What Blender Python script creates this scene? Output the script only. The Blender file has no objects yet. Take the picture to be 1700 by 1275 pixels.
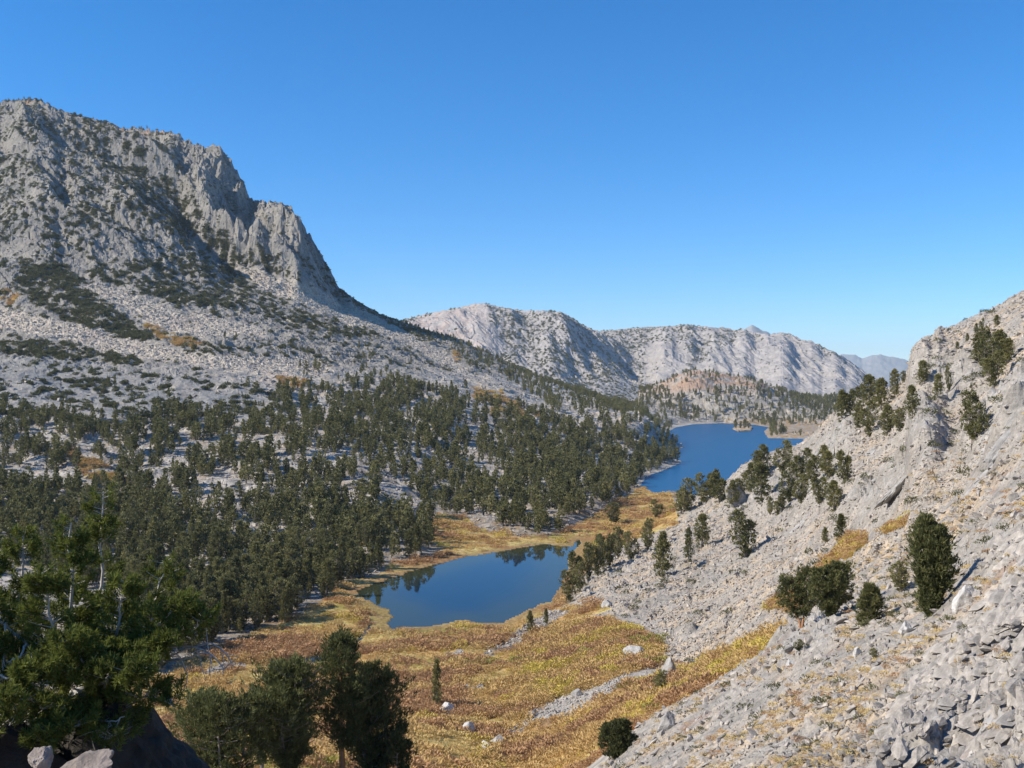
import bpy, math, random
import numpy as np

# ------------------------------------------------------------------ camera, sky, sun, exposure
sc = bpy.context.scene
COL = sc.collection
EYE = 70.0                       # the eye is 70 m above the lakes (z = 0)
FPX = 1668.0                     # focal length in photograph pixels (1700 wide)
HZ = 637.0                       # photograph row of the horizon
cam = bpy.data.cameras.new('camera')
cam.sensor_width = 36.0
cam.lens = 36.0 * FPX / 1700.0
cam.clip_start = 0.05
cam.clip_end = 90000.0
cam_o = bpy.data.objects.new('camera', cam)
cam_o.location = (0, 0, EYE)
cam_o.rotation_euler = (math.radians(90), 0, 0)
COL.objects.link(cam_o)
sc.camera = cam_o

SUN_AZ, SUN_EL = -101.0, 37.0     # degrees clockwise from the view direction (+Y); elevation
world = bpy.data.worlds.new('World')
sc.world = world
world.use_nodes = True
wn = world.node_tree.nodes
bg = wn['Background']
sky = wn.new('ShaderNodeTexSky')
sky.sky_type = 'NISHITA'
sky.sun_disc = False
sky.sun_elevation = math.radians(SUN_EL)
sky.sun_rotation = math.radians(SUN_AZ)
sky.altitude = 3300.0
sky.air_density = 1.3
sky.dust_density = 0.0
sky.ozone_density = 7.0
hsv = wn.new('ShaderNodeHueSaturation')      # the camera's saturated blue
hsv.inputs['Saturation'].default_value = 1.24
world.node_tree.links.new(sky.outputs[0], hsv.inputs['Color'])
world.node_tree.links.new(hsv.outputs[0], bg.inputs[0])
bg.inputs[1].default_value = 0.13

sun = bpy.data.lights.new('sun', 'SUN')
sun.energy = 4.5
sun.angle = math.radians(0.5)
sun.color = (1.0, 0.92, 0.80)
sun_o = bpy.data.objects.new('sun', sun)
sun_o.rotation_euler = (math.radians(90 - SUN_EL), 0, math.radians(180 - SUN_AZ))
sun_o.location = (-60, -20, 200)
COL.objects.link(sun_o)

sc.view_settings.view_transform = 'Standard'
sc.view_settings.look = 'None'
sc.view_settings.exposure = 0.52
sc.view_settings.gamma = 1.0
sc.cycles.max_bounces = 6
sc.cycles.diffuse_bounces = 2
sc.cycles.glossy_bounces = 2
sc.cycles.transparent_max_bounces = 4
sc.cycles.volume_bounces = 0

# ------------------------------------------------------------------ helpers
def tag(o, label=None, cat=None, group=None, kind=None):
    if label: o['label'] = label
    if cat: o['category'] = cat
    if group: o['group'] = group
    if kind: o['kind'] = kind
    return o

def mesh_np(name, V, loops, counts, mats, smooth=None, mat_idx=None, cols=None):
    """mesh from numpy arrays: vertices, flat loop index list, corner count per face"""
    me = bpy.data.meshes.new(name)
    V = np.asarray(V, np.float32)
    loops = np.asarray(loops, np.int32)
    counts = np.asarray(counts, np.int32)
    me.vertices.add(len(V)); me.vertices.foreach_set('co', V.ravel())
    me.loops.add(len(loops)); me.loops.foreach_set('vertex_index', loops)
    me.polygons.add(len(counts))
    starts = np.zeros(len(counts), np.int32); starts[1:] = np.cumsum(counts)[:-1]
    me.polygons.foreach_set('loop_start', starts)
    for m in mats: me.materials.append(m)
    if mat_idx is not None: me.polygons.foreach_set('material_index', np.asarray(mat_idx, np.int32))
    if smooth is None: smooth = np.zeros(len(counts), bool)
    elif smooth is True: smooth = np.ones(len(counts), bool)
    me.update(calc_edges=True)
    me.polygons.foreach_set('use_smooth', smooth)
    if cols is not None:
        a = me.attributes.new('tone', 'FLOAT_COLOR', 'POINT')
        a.data.foreach_set('color', np.concatenate([cols, np.ones((len(cols), 1))], 1).astype(np.float32).ravel())
    me.validate()
    return me

def quads(name, V, F, mats, smooth=None, cols=None):
    return mesh_np(name, V, F.reshape(-1), np.full(len(F), 4), mats, smooth, None, cols)

def link(name, me, parent=None, loc=(0, 0, 0)):
    o = bpy.data.objects.new(name, me)
    COL.objects.link(o)
    o.location = loc
    if parent is not None: o.parent = parent
    return o

def empty(name, loc=(0, 0, 0), rz=0.0):
    o = bpy.data.objects.new(name, None)
    COL.objects.link(o)
    o.location = loc
    o.rotation_euler = (0, 0, rz)
    o.empty_display_size = 0.5
    return o

# ---- noise
_rs = np.random.RandomState(7)
_PT = _rs.permutation(4096).astype(np.int32)
_GA = _rs.rand(4096).astype(np.float32) * 6.2831853
_GX, _GY = np.cos(_GA), np.sin(_GA)
_R1, _R2, _R3 = _rs.rand(4096).astype(np.float32), _rs.rand(4096).astype(np.float32), _rs.rand(4096).astype(np.float32)

def _h(ix, iy, s):
    return _PT[(_PT[(ix + s * 131) & 4095] + iy) & 4095]

def perlin(x, y, s=0):
    x = np.asarray(x, np.float32); y = np.asarray(y, np.float32)
    fx, fy = np.floor(x), np.floor(y)
    ix, iy = fx.astype(np.int32), fy.astype(np.int32)
    x = x - fx; y = y - fy
    u = x * x * x * (x * (x * 6 - 15) + 10); v = y * y * y * (y * (y * 6 - 15) + 10)
    h = _h(ix, iy, s); a = _GX[h] * x + _GY[h] * y
    h = _h(ix + 1, iy, s); b = _GX[h] * (x - 1) + _GY[h] * y
    a = a + u * (b - a)
    h = _h(ix, iy + 1, s); c = _GX[h] * x + _GY[h] * (y - 1)
    h = _h(ix + 1, iy + 1, s); b = _GX[h] * (x - 1) + _GY[h] * (y - 1)
    c = c + u * (b - c)
    return (a + v * (c - a)) * 1.5

def fbm(x, y, o=4, s=0, g=0.5, ridged=False):
    t, a, n = 0, 1.0, 0.0
    for k in range(o):
        p = perlin(x, y, s + k)
        if ridged: p = 1 - 2 * np.abs(p)
        t = t + a * p; n += a
        x, y = x * 2.03 + 11.7, y * 2.03 - 5.3
        a *= g
    return t / n

def cells(x, y, s=0, jit=0.9):
    """nearest jittered grid point: returns (hash, dx, dy, F2-F1)"""
    x = np.asarray(x, np.float32); y = np.asarray(y, np.float32)
    ix0, iy0 = np.floor(x).astype(np.int32), np.floor(y).astype(np.int32)
    d1 = np.full(x.shape, 9.0, np.float32); d2 = d1.copy()
    hh = np.zeros(x.shape, np.int32); bx = np.zeros(x.shape, np.float32); by = bx.copy()
    for i in (-1, 0, 1):
        for j in (-1, 0, 1):
            cx, cy = ix0 + i, iy0 + j
            h = _h(cx, cy, s)
            dx = x - (cx + 0.5 + jit * (_R1[h] - 0.5)); dy = y - (cy + 0.5 + jit * (_R2[h] - 0.5))
            d = dx * dx + dy * dy
            m = d < d1
            d2 = np.where(m, d1, np.minimum(d2, d))
            d1 = np.where(m, d, d1); hh = np.where(m, h, hh)
            bx = np.where(m, dx, bx); by = np.where(m, dy, by)
    return hh, bx, by, np.sqrt(d2) - np.sqrt(d1)

def blocks(x, y, size, s=0, tilt=1.0, crack=0.5):
    """rubble of tilted flat-topped blocks, about -0.7..0.7, in units of the block size"""
    x = x + 0.22 * size * perlin(x / size * 1.7, y / size * 1.7, s + 5)
    y = y + 0.22 * size * perlin(x / size * 1.7 + 9, y / size * 1.7, s + 6)
    h, dx, dy, e = cells(x / size, y / size, s)
    z = (_R3[h] - 0.5) * 0.5 + tilt * ((_R1[(h * 7) & 4095] - 0.5) * dx + (_R2[(h * 5) & 4095] - 0.5) * dy) * 1.4
    return z * sstep(0, .12, e) - crack * .5 * np.clip(1 - e / 0.15, 0, 1)

def sstep(a, b, x):
    t = np.clip((x - a) / (b - a), 0, 1)
    return t * t * (3 - 2 * t)

def inpoly(px, py, poly):
    poly = np.asarray(poly, float)
    r = np.zeros(px.shape, bool)
    x0, y0 = poly[-1]
    for x1, y1 in poly:
        c = ((y1 > py) != (y0 > py)) & (px < (x0 - x1) * (py - y1) / (y0 - y1 + 1e-12) + x1)
        r ^= c
        x0, y0 = x1, y1
    return r

def seg_dist(px, py, poly):
    poly = np.asarray(poly, float)
    d = np.full(px.shape, 1e9)
    x0, y0 = poly[-1]
    for x1, y1 in poly:
        ux, uy = x1 - x0, y1 - y0
        t = np.clip(((px - x0) * ux + (py - y0) * uy) / (ux * ux + uy * uy + 1e-9), 0, 1)
        d = np.minimum(d, np.hypot(px - x0 - t * ux, py - y0 - t * uy))
        x0, y0 = x1, y1
    return d

# ------------------------------------------------------------------ survey of the place
# columns of survey points read off the photograph: photo column -> (photo row, distance in m)
SURVEY = {
 -250: [(1500, 8), (1600, 20), (1600, 45), (1250, 150), (1000, 330), (850, 470), (700, 650), (620, 900), (480, 1150), (300, 1400), (130, 1700), (330, 2400), (560, 3200), (640, 4000)],
 0: [(1600, 5), (1330, 9), (1500, 18), (1600, 45), (1280, 150), (1000, 330), (850, 470), (750, 580), (700, 650), (650, 760), (590, 900), (520, 1040), (450, 1130), (350, 1270), (250, 1420), (168, 1580), (330, 2300), (560, 3200), (640, 4000)],
 200: [(1600, 5), (1380, 10), (1500, 20), (1600, 45), (1300, 130), (1130, 233), (1000, 325), (850, 480), (700, 660), (650, 780), (590, 900), (540, 1000), (480, 1100), (400, 1220), (300, 1370), (213, 1520), (350, 2300), (560, 3200), (640, 4000)],
 360: [(1600, 5), (1450, 12), (1500, 20), (1550, 45), (1310, 85), (1150, 225), (1060, 275), (1000, 318), (850, 480), (700, 680), (650, 790), (590, 900), (530, 1050), (470, 1200), (400, 1330), (300, 1460), (240, 1540), (400, 2200), (580, 3200), (640, 4000)],
 480: [(1600, 5), (1450, 12), (1500, 30), (1450, 50), (1300, 82), (1150, 222), (1040, 288), (990, 328), (850, 485), (750, 590), (700, 700), (650, 820), (600, 930), (550, 1060), (500, 1200), (440, 1330), (345, 1480), (480, 2000), (600, 3000), (640, 4000)],
 560: [(1600, 5), (1450, 12), (1500, 30), (1430, 50), (1300, 85), (1150, 220), (1040, 288), (985, 335), (850, 485), (750, 600), (700, 720), (650, 850), (600, 980), (550, 1120), (510, 1280), (478, 1500), (540, 2000), (620, 3000), (600, 3700)],
 660: [(1600, 5), (1450, 12), (1500, 30), (1420, 55), (1275, 110), (1150, 212), (1060, 272), (955, 365), (900, 430), (850, 500), (750, 640), (700, 770), (650, 900), (600, 1060), (560, 1280), (530, 1600), (580, 2200), (625, 2900), (590, 3300), (533, 3700), (570, 4600)],
 760: [(1600, 5), (1450, 12), (1500, 30), (1430, 55), (1275, 135), (1150, 208), (1035, 290), (930, 396), (870, 480), (800, 600), (750, 690), (700, 800), (650, 960), (600, 1250), (563, 1600), (600, 2200), (640, 2800), (600, 3150), (550, 3450), (510, 3700), (560, 4700)],
 850: [(1600, 5), (1450, 12), (1500, 30), (1480, 60), (1275, 150), (1150, 206), (1030, 295), (910, 425), (850, 530), (800, 620), (750, 740), (700, 880), (650, 1100), (606, 1650), (630, 2200), (650, 2800), (610, 3150), (560, 3450), (511, 3700), (560, 4700)],
 950: [(1600, 5), (1420, 12), (1420, 30), (1380, 60), (1275, 130), (1200, 170), (1100, 225), (1010, 300), (985, 330), (895, 448), (860, 520), (800, 640), (750, 800), (700, 960), (670, 1250), (645, 1700), (655, 2400), (665, 2900), (620, 3200), (570, 3450), (523, 3700), (580, 4800)],
 1050: [(1600, 5), (1390, 12), (1350, 30), (1300, 60), (1250, 85), (1200, 120), (1150, 170), (1080, 225), (1010, 270), (960, 320), (900, 430), (860, 520), (820, 636), (780, 780), (740, 900), (700, 1050), (680, 1400), (666, 1900), (668, 2600), (660, 3100), (632, 3400), (628, 3650), (590, 3950), (546, 4250), (590, 5000)],
 1150: [(1600, 5), (1350, 12), (1310, 30), (1260, 55), (1200, 75), (1175, 85), (1150, 150), (1100, 200), (1020, 245), (950, 300), (900, 350), (850, 430), (830, 460), (850, 560), (820, 640), (720, 1400), (703, 1770), (680, 1860), (626, 1980), (650, 2400), (668, 3000), (645, 3400), (600, 3800), (538, 4250), (590, 5000)],
 1250: [(1600, 5), (1320, 12), (1270, 30), (1200, 55), (1130, 75), (1100, 88), (1090, 140), (1000, 200), (930, 260), (870, 330), (800, 400), (760, 425), (800, 560), (800, 700), (720, 1400), (703, 1770), (680, 1860), (642, 1960), (660, 2400), (668, 3000), (645, 3400), (600, 3800), (545, 4250), (590, 5000)],
 1350: [(1600, 5), (1300, 12), (1250, 25), (1150, 48), (1080, 65), (1045, 78), (1030, 130), (960, 180), (900, 220), (850, 270), (780, 340), (715, 400), (750, 560), (770, 800), (725, 1326), (705, 1720), (690, 1800), (672, 2000), (662, 2600), (668, 3000), (645, 3400), (610, 3800), (566, 4250), (600, 5000)],
 1450: [(1550, 5), (1285, 12), (1200, 25), (1120, 40), (1050, 58), (1000, 75), (950, 110), (900, 150), (850, 190), (780, 240), (700, 300), (645, 360), (690, 600), (750, 900), (715, 1500), (690, 1900), (655, 2600), (660, 3300), (640, 3800), (624, 4250), (640, 5000)],
 1550: [(1500, 5), (1270, 13), (1150, 24), (1080, 36), (1020, 52), (950, 75), (880, 110), (800, 150), (720, 210), (650, 270), (592, 320), (650, 600), (740, 900), (710, 1700), (665, 2600), (655, 3600), (648, 5000)],
 1650: [(1450, 5), (1270, 12.5), (1150, 18), (1050, 28), (960, 42), (880, 62), (800, 90), (720, 130), (640, 180), (580, 225), (530, 260), (620, 600), (720, 1000), (700, 1900), (660, 2600), (650, 4000)],
 1700: [(1400, 5), (1275, 11.5), (1150, 15), (1050, 22), (950, 34), (850, 56), (750, 95), (650, 150), (560, 210), (503, 245), (600, 600), (720, 1000), (700, 1900), (660, 2600), (650, 4000)],
 1880: [(1300, 5), (1200, 12), (1050, 18), (900, 32), (750, 60), (600, 120), (450, 190), (390, 250), (560, 600), (720, 1100), (690, 1900), (650, 2600), (650, 4000)],
}
VS = 0.30
cp, ct = [], []
for cx, pts in SURVEY.items():
    u = (cx - 850) / FPX
    q = math.sqrt(1 + u * u)
    for py, Y in pts:
        cp.append((math.atan(u), VS * math.log(Y * q))); ct.append((HZ - py) / FPX / q)
cp = np.array(cp); ct = np.array(ct)
def _tps(d2):
    return 0.5 * d2 * np.log(d2 + 1e-12)
n = len(cp)
A = np.zeros((n + 3, n + 3))
A[:n, :n] = _tps(((cp[:, None] - cp[None]) ** 2).sum(2)) + 1e-5 * np.eye(n)
A[:n, n] = 1; A[:n, n + 1:] = cp; A[n, :n] = 1; A[n + 1:, :n] = cp.T
W = np.linalg.solve(A, np.concatenate([ct, np.zeros(3)]))

def rows():
    r = [np.geomspace(0.8, 8, 40, endpoint=False), np.geomspace(8, 60, 230, endpoint=False), np.geomspace(60, 330, 280, endpoint=False),
         np.linspace(330, 1000, 250, endpoint=False), np.linspace(1000, 1750, 380, endpoint=False), np.linspace(1750, 2850, 120, endpoint=False),
         np.linspace(2850, 4400, 250, endpoint=False), np.geomspace(4400, 24000, 40)]
    return np.concatenate(r)
RR = rows()
_d = np.arange(-29, 29.001, 0.05)
_e = np.arange(29.3, 60, 0.3); _f = np.linspace(61, 180, 60)
AZ = np.radians(np.concatenate([-_f[::-1], -_e[::-1], _d, _e, _f]))
NR, NA = len(RR), len(AZ)
# exact along each row, cubic across the columns
ca = np.radians(np.linspace(-42.5, 42.5, 171)); cv = VS * np.log(np.minimum(RR, 5200))
K = np.zeros((len(cv), len(ca)))
for i, v in enumerate(cv):
    d2 = (ca[:, None] - cp[None, :, 0]) ** 2 + (v - cp[None, :, 1]) ** 2
    K[i] = _tps(d2) @ W[:n] + W[n] + W[n + 1] * ca + W[n + 2] * v
fa = (np.clip(AZ, ca[1], ca[-3]) - ca[0]) / (ca[1] - ca[0])
ia = np.clip(np.floor(fa).astype(int), 1, len(ca) - 3); f = (fa - ia)[None]
T = K[:, ia] + 0.5 * f * (K[:, ia + 1] - K[:, ia - 1] + f * (2 * K[:, ia - 1] - 5 * K[:, ia] + 4 * K[:, ia + 1] - K[:, ia + 2] + f * (3 * (K[:, ia] - K[:, ia + 1]) + K[:, ia + 2] - K[:, ia - 1])))
com = 0.5 * (T[:, :1] + T[:, -1:])
w = sstep(math.radians(60), math.radians(170), np.abs(AZ))[None]
T = T * (1 - w) + com * w
R2 = np.broadcast_to(RR[:, None], (NR, NA)); A2 = np.broadcast_to(AZ[None], (NR, NA))
X = R2 * np.sin(A2); Y = R2 * np.cos(A2)
Q = np.sqrt(1 + np.tan(np.clip(A2, -1.2, 1.2)) ** 2)
def to_px(T):
    return 850 + FPX * np.tan(np.clip(A2, -1.2, 1.2)), HZ - FPX * T * Q
# near the eye: plain ground under the feet
wn_ = sstep(9, 3.5, R2)
Zb = EYE + T * R2
Zb = Zb * (1 - wn_) + (EYE - 1.65 - 0.30 * Y + 0.25 * X) * wn_
Zb = Zb * (1 - sstep(4400, 6000, R2)) + 5 * sstep(4400, 6000, R2)
SKY_MOUNT = [(-250, 130), (0, 168), (20, 166), (38, 164), (60, 163), (80, 172), (100, 182), (140, 193), (190, 205), (202, 213), (225, 211), (255, 216), (290, 219), (310, 232), (335, 242), (347, 243), (356, 239), (366, 243), (380, 262), (395, 285), (408, 310), (415, 330), (440, 333), (470, 336), (490, 350), (507, 378), (520, 398), (535, 425), (550, 450), (560, 474), (575, 486), (600, 503), (630, 520), (660, 531), (700, 545), (760, 562), (815, 588), (860, 612), (900, 628), (940, 642), (1000, 662), (1050, 674)]
# the big mountain's survey surface levels off softly at its measured skyline
_px = 850 + FPX * np.tan(np.clip(AZ, -1.2, 1.2)); _sk = (HZ - np.interp(_px, [p[0] for p in SKY_MOUNT], [p[1] for p in SKY_MOUNT])) / FPX / Q[0]
_soft = .007; _cap = _sk[None] + .4 * _soft; _tb = (Zb - EYE) / R2
_tc = _cap - _soft * np.log1p(np.exp(np.clip((_cap - _tb) / _soft, -60, 60)))
_wm = sstep(950, 1150, R2) * (_px < 1060)[None] * (R2 < 3000)
Zb = EYE + R2 * (_tb + (_tc - _tb) * _wm)
PX, PY = to_px((Zb - EYE) / R2)

def at_lake(pts, z=0.0):
    out = []
    for px, py in pts:
        y = (EYE - z) * FPX / (py - HZ)
        out.append(((px - 850) / FPX * y, y))
    return out
LAKE_NEAR = [(594, 980), (640, 963), (700, 943), (780, 923), (860, 911), (905, 903), (930, 906), (948, 908), (962, 895), (966, 899), (955, 910), (944, 925), (942, 950), (928, 978), (912, 998), (880, 1010), (850, 1024), (830, 1034), (800, 1032), (765, 1029), (735, 1036), (700, 1041), (650, 1043), (643, 1033), (655, 1023), (645, 1012), (622, 1003), (604, 992)]
LAKE_FAR = [(1064, 806), (1085, 817), (1110, 818), (1135, 816), (1180, 830), (1400, 800), (1480, 726), (1340, 728), (1275, 727), (1268, 716), (1276, 709), (1255, 705), (1200, 702), (1150, 704), (1122, 709), (1110, 716), (1112, 727), (1136, 741), (1118, 752), (1116, 760), (1133, 766), (1108, 778), (1080, 788), (1068, 797)]
POND = [(430, 1105), (470, 1098), (510, 1090), (545, 1084), (548, 1092), (530, 1100), (500, 1105), (470, 1106)]
BROOK = [(604, 1048), (612, 1040), (618, 1041), (612, 1050), (600, 1062), (594, 1062)]
LAKES = [at_lake(LAKE_NEAR), at_lake(LAKE_FAR), at_lake(POND), at_lake(BROOK)]

# ------------------------------------------------------------------ zones (read off the photograph, laid on the survey surface)
wx = 14 * fbm(PX / 40, PY / 25, 4, 50); wy = 9 * fbm(PX / 40, PY / 25, 4, 60)
def zone(poly, r0, r1, soft=None):
    m = inpoly(PX + wx, PY + wy, poly) & (R2 > r0) & (R2 < r1)
    return m.astype(np.float32)
MEADOW = [(-120, 1190), (150, 1150), (300, 1108), (400, 1062), (470, 1035), (530, 1000), (560, 972), (600, 960), (660, 938), (735, 915), (700, 880), (722, 850), (760, 855), (800, 878), (860, 893), (930, 885), (960, 868), (1000, 850), (1040, 825), (1055, 808), (1110, 812), (1122, 835), (1130, 870), (1080, 884), (1040, 902), (985, 935), (950, 970), (930, 1003), (960, 1008), (1000, 998), (1015, 1008), (985, 1020), (1060, 1040), (1095, 1062), (1092, 1110), (1035, 1116), (1030, 1142), (1090, 1130), (1160, 1108), (1250, 1060), (1310, 1036), (1325, 1055), (1240, 1120), (1180, 1150), (1100, 1200), (1060, 1240), (1000, 1280), (980, 1330), (760, 1450), (-120, 1450)]
TONGUES = [[(800, 1088), (840, 1060), (885, 1030), (915, 1010), (940, 1015), (905, 1040), (860, 1070), (830, 1087)],
           [(838, 1215), (880, 1185), (920, 1160), (1020, 1130), (1045, 1105), (1065, 1125), (1030, 1150), (960, 1180), (880, 1205), (850, 1222)],
           [(725, 1175), (752, 1178), (770, 1200), (795, 1215), (785, 1222), (755, 1205), (730, 1185)], [(745, 1140), (800, 1135), (800, 1140), (760, 1147)],
           [(740, 1080), (770, 1078), (770, 1086), (742, 1087)], [(380, 1095), (330, 1125), (420, 1105)]]
meadow = zone(MEADOW, 95, 720)
meadow[(R2 < 108) & (PX > 930)] = 0
for t in TONGUES: meadow[zone(t, 95, 400) > 0] = 0
def blur(m, k):
    for ax in (0, 1):
        for _ in range(2):
            c = np.cumsum(np.concatenate([np.repeat(m.take([0], ax), k + 1, ax), m, np.repeat(m.take([-1], ax), k, ax)], ax), ax, dtype=np.float64)
            m = ((c.take(np.arange(2 * k + 1, c.shape[ax]), ax) - c.take(np.arange(c.shape[ax] - 2 * k - 1), ax)) / (2 * k + 1)).astype(np.float32)
    return m
PATCHES = [([(1325, 955), (1380, 922), (1405, 890), (1445, 888), (1440, 907), (1390, 942), (1340, 962)], 100, 300), ([(1462, 890), (1480, 862), (1508, 868), (1475, 888)], 100, 300),
           ([(1268, 1005), (1290, 985), (1330, 985), (1320, 1010)], 90, 200),
           ([(118, 752), (150, 768), (215, 796), (200, 810), (150, 808), (122, 778)], 480, 800), ([(232, 815), (262, 818), (258, 826), (236, 824)], 400, 700),
           ([(240, 535), (300, 560), (335, 570), (320, 580), (285, 572), (250, 552)], 850, 1200), ([(455, 625), (520, 640), (505, 650), (470, 640)], 750, 950),
           ([(740, 575), (765, 590), (770, 605), (755, 600)], 1100, 1700), ([(775, 640), (835, 655), (870, 690), (900, 690), (890, 700), (820, 690), (790, 665)], 850, 1500),
           ([(0, 480), (30, 490), (20, 505), (0, 500)], 1000, 1300), ([(585, 900), (620, 898), (612, 915), (592, 912)], 350, 500)]
patch = np.zeros_like(meadow)
for p, a, b in PATCHES: patch = np.maximum(patch, zone(p, a, b))
patch *= (fbm(X / 14, Y / 14, 3, 33) > -0.12)
TALUS = [([(-300, 480), (0, 508), (60, 525), (170, 548), (300, 582), (400, 592), (520, 590), (560, 620), (480, 640), (330, 605), (200, 590), (90, 560), (0, 545), (-300, 545)], 700, 1300),
         ([(120, 470), (180, 500), (260, 545), (330, 560), (440, 560), (420, 540), (260, 505), (170, 470)], 800, 1400),
         ([(380, 436), (430, 450), (560, 492), (640, 532), (760, 602), (850, 655), (760, 622), (660, 565), (560, 530), (440, 482)], 900, 1700)]
talus = np.zeros_like(meadow)
for p, a, b in TALUS: talus = np.maximum(talus, zone(p, a, b))
talus = blur(talus, 4)
mount = sstep(760, 900, R2) * sstep(66, 92, Zb) * (PX < 1060) * (R2 < 2400)        # the big mountain on the left
farm = sstep(2700, 3000, R2)
hill = sstep(-25, 25, PX - np.interp(R2, [0, 60, 85, 130, 170, 235, 300, 335, 400, 470, 700], [-300, -300, 980, 1060, 1080, 1060, 960, 915, 945, 1040, 1135])) * (R2 < 620)
dome = sstep(1780, 1860, R2) * (R2 < 2500)
forest = (1 - mount) * (1 - farm) * (1 - hill) * (1 - dome) * sstep(200, 240, R2)

# ------------------------------------------------------------------ relief
D = np.zeros((NR, NA))
# fall line of the left mountain runs right and towards the eye; ribs and gullies follow it
fx, fy = 0.80, -0.60
s_, c_ = X * fx + Y * fy, X * -fy + Y * fx
def sel(m, f):
    k = m > 0.004
    if k.any():
        D[k] += (m[k] * f(k))
rocky_m = mount * (1 - 0.93 * talus)
rib = sstep(150, 260, Zb)
cliff_poly = zone([(285, 190), (345, 220), (380, 235), (430, 310), (500, 325), (590, 470), (530, 440), (430, 405), (375, 380), (310, 285)], 1150, 2000)
from_cliff = blur(cliff_poly, 8)
ribn = fbm(c_ / 125 + 0.35 * perlin(s_ / 150, c_ / 150, 4), s_ / 620, 3, 10, 0.42, True)
sel(rocky_m * rib, lambda k: 46 * ribn[k])
sel(rocky_m * (0.35 + 0.65 * rib), lambda k: 8 * blocks(c_[k] * 1.0, s_[k] * 0.35, 24, 21, 1.0, 0.3))
sel(rocky_m * (0.3 + 0.7 * rib), lambda k: 5.0 * blocks(c_[k], s_[k] * 0.5, 11, 22, 1.1, 0.4))
sel(mount, lambda k: (1.5 + 1.3 * rib[k]) * blocks(c_[k], s_[k] * 0.8, 5, 23, 1.0, 0.4))
sel(rocky_m * (1 - rib), lambda k: 5 * fbm(X[k] / 60, Y[k] / 60, 4, 24, 0.5, True) + 3 * blocks(X[k], Y[k], 16, 25))
sel(mount * from_cliff, lambda k: 24 * fbm(A2[k] * 1500 / 46 + .3 * perlin(R2[k] / 40, A2[k] * 30, 3), R2[k] / 420, 3, 27, 0.5, True) + 7 * blocks(A2[k] * 1500, R2[k] * 0.25, 13, 28))
sel(talus * mount, lambda k: 1.5 * blocks(X[k], Y[k], 4.5, 29, 1.2))
# forest floor: ice-smoothed benches and broken rock
mead_f = 1 - sstep(.02, .55, blur(meadow, 9))
sel(forest * mead_f, lambda k: sstep(320, 520, R2[k]) * (4.5 * fbm(X[k] / 70, Y[k] / 45, 3, 30, 0.45, True) + 2.6 * blocks(X[k], Y[k], 24, 31, 0.9, 0.2)) + 0.9 * blocks(X[k], Y[k], 7, 32))
sel(dome, lambda k: 7 * blocks(X[k], Y[k], 30, 34) + 3 * blocks(X[k], Y[k], 12, 35))
# far range: ribs running down towards the eye
sel(farm, lambda k: sstep(20, 120, Zb[k]) * (28 * fbm((A2[k] * 3800 + .32 * R2[k]) / 170 + .25 * perlin(R2[k] / 220, A2[k] * 16, 2), R2[k] / 1200, 4, 40, 0.45, True) + 9 * blocks(X[k] + 0.4 * Y[k], Y[k] * 0.4, 60, 41) + 6 * blocks(X[k] + .4 * Y[k], Y[k] * 0.6, 24, 42)))
# right hillside
hx, hy = 0.86, -0.5               # across / along the hillside
h_s, h_c = X * hx + Y * hy, X * -hy + Y * hx
hm = hill * (.15 + .85 * mead_f) * (1 - 0.7 * patch)
OUT = [([(1200, 830), (1230, 770), (1290, 750), (1340, 735), (1380, 690), (1430, 660), (1420, 740), (1400, 790), (1390, 830), (1330, 850), (1240, 850)], 180, 480),
       ([(1370, 860), (1420, 800), (1520, 740), (1590, 730), (1560, 800), (1480, 850), (1420, 870)], 110, 300), ([(1580, 790), (1620, 700), (1720, 580), (1760, 760), (1660, 770)], 80, 260),
       ([(1580, 950), (1600, 905), (1660, 868), (1760, 850), (1760, 925), (1650, 940)], 28, 90), ([(1270, 1085), (1310, 1050), (1370, 1010), (1400, 1030), (1370, 1090), (1300, 1110)], 40, 110),
       ([(1430, 1290), (1500, 1150), (1560, 1080), (1620, 1000), (1760, 900), (1760, 1290)], 6, 40), ([(1450, 700), (1500, 650), (1600, 600), (1650, 640), (1550, 700)], 200, 330)]
outc = np.zeros_like(meadow)
for p, a, b in OUT: outc = np.maximum(outc, zone(p, a, b))
outc = blur(outc, 9)
sel(hm * sstep(60, 130, R2), lambda k: 2.0 * blocks(h_s[k] * 0.7, h_c[k], 8, 43, 1.1, 0.3) + 0.9 * blocks(h_s[k] * 0.8, h_c[k], 2.6, 44))
sel(hm * outc * sstep(60, 130, R2), lambda k: 6.5 * fbm(h_s[k] / 26, h_c[k] / 18, 3, 45, 0.55, True) + 3.2 * blocks(h_s[k] * 0.6, h_c[k], 10, 46, 1.2))
sel(hm * sstep(150, 90, R2) * sstep(3, 8, R2), lambda k: 0.2 * blocks(h_s[k] * 0.8, h_c[k], 0.6, 47, 1.3) + 0.5 * (0.45 + outc[k]) * blocks(h_s[k] * 0.55, h_c[k], 1.5, 48, 1.4) + 0.035 * blocks(h_s[k], h_c[k], 0.2, 49, 1.2))
sel(hm * outc * sstep(95, 60, R2) * sstep(3, 8, R2), lambda k: 0.9 * blocks(h_s[k] * 0.45, h_c[k], 3.2, 51, 1.4, 0.6))
# meadow: hummocks
sel(meadow * (1 - hill * 0.5), lambda k: 0.35 * fbm(X[k] / 9, Y[k] / 9, 4, 55) + 0.5 * fbm(X[k] / 30, Y[k] / 30, 2, 56))
Z = Zb + D

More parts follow.
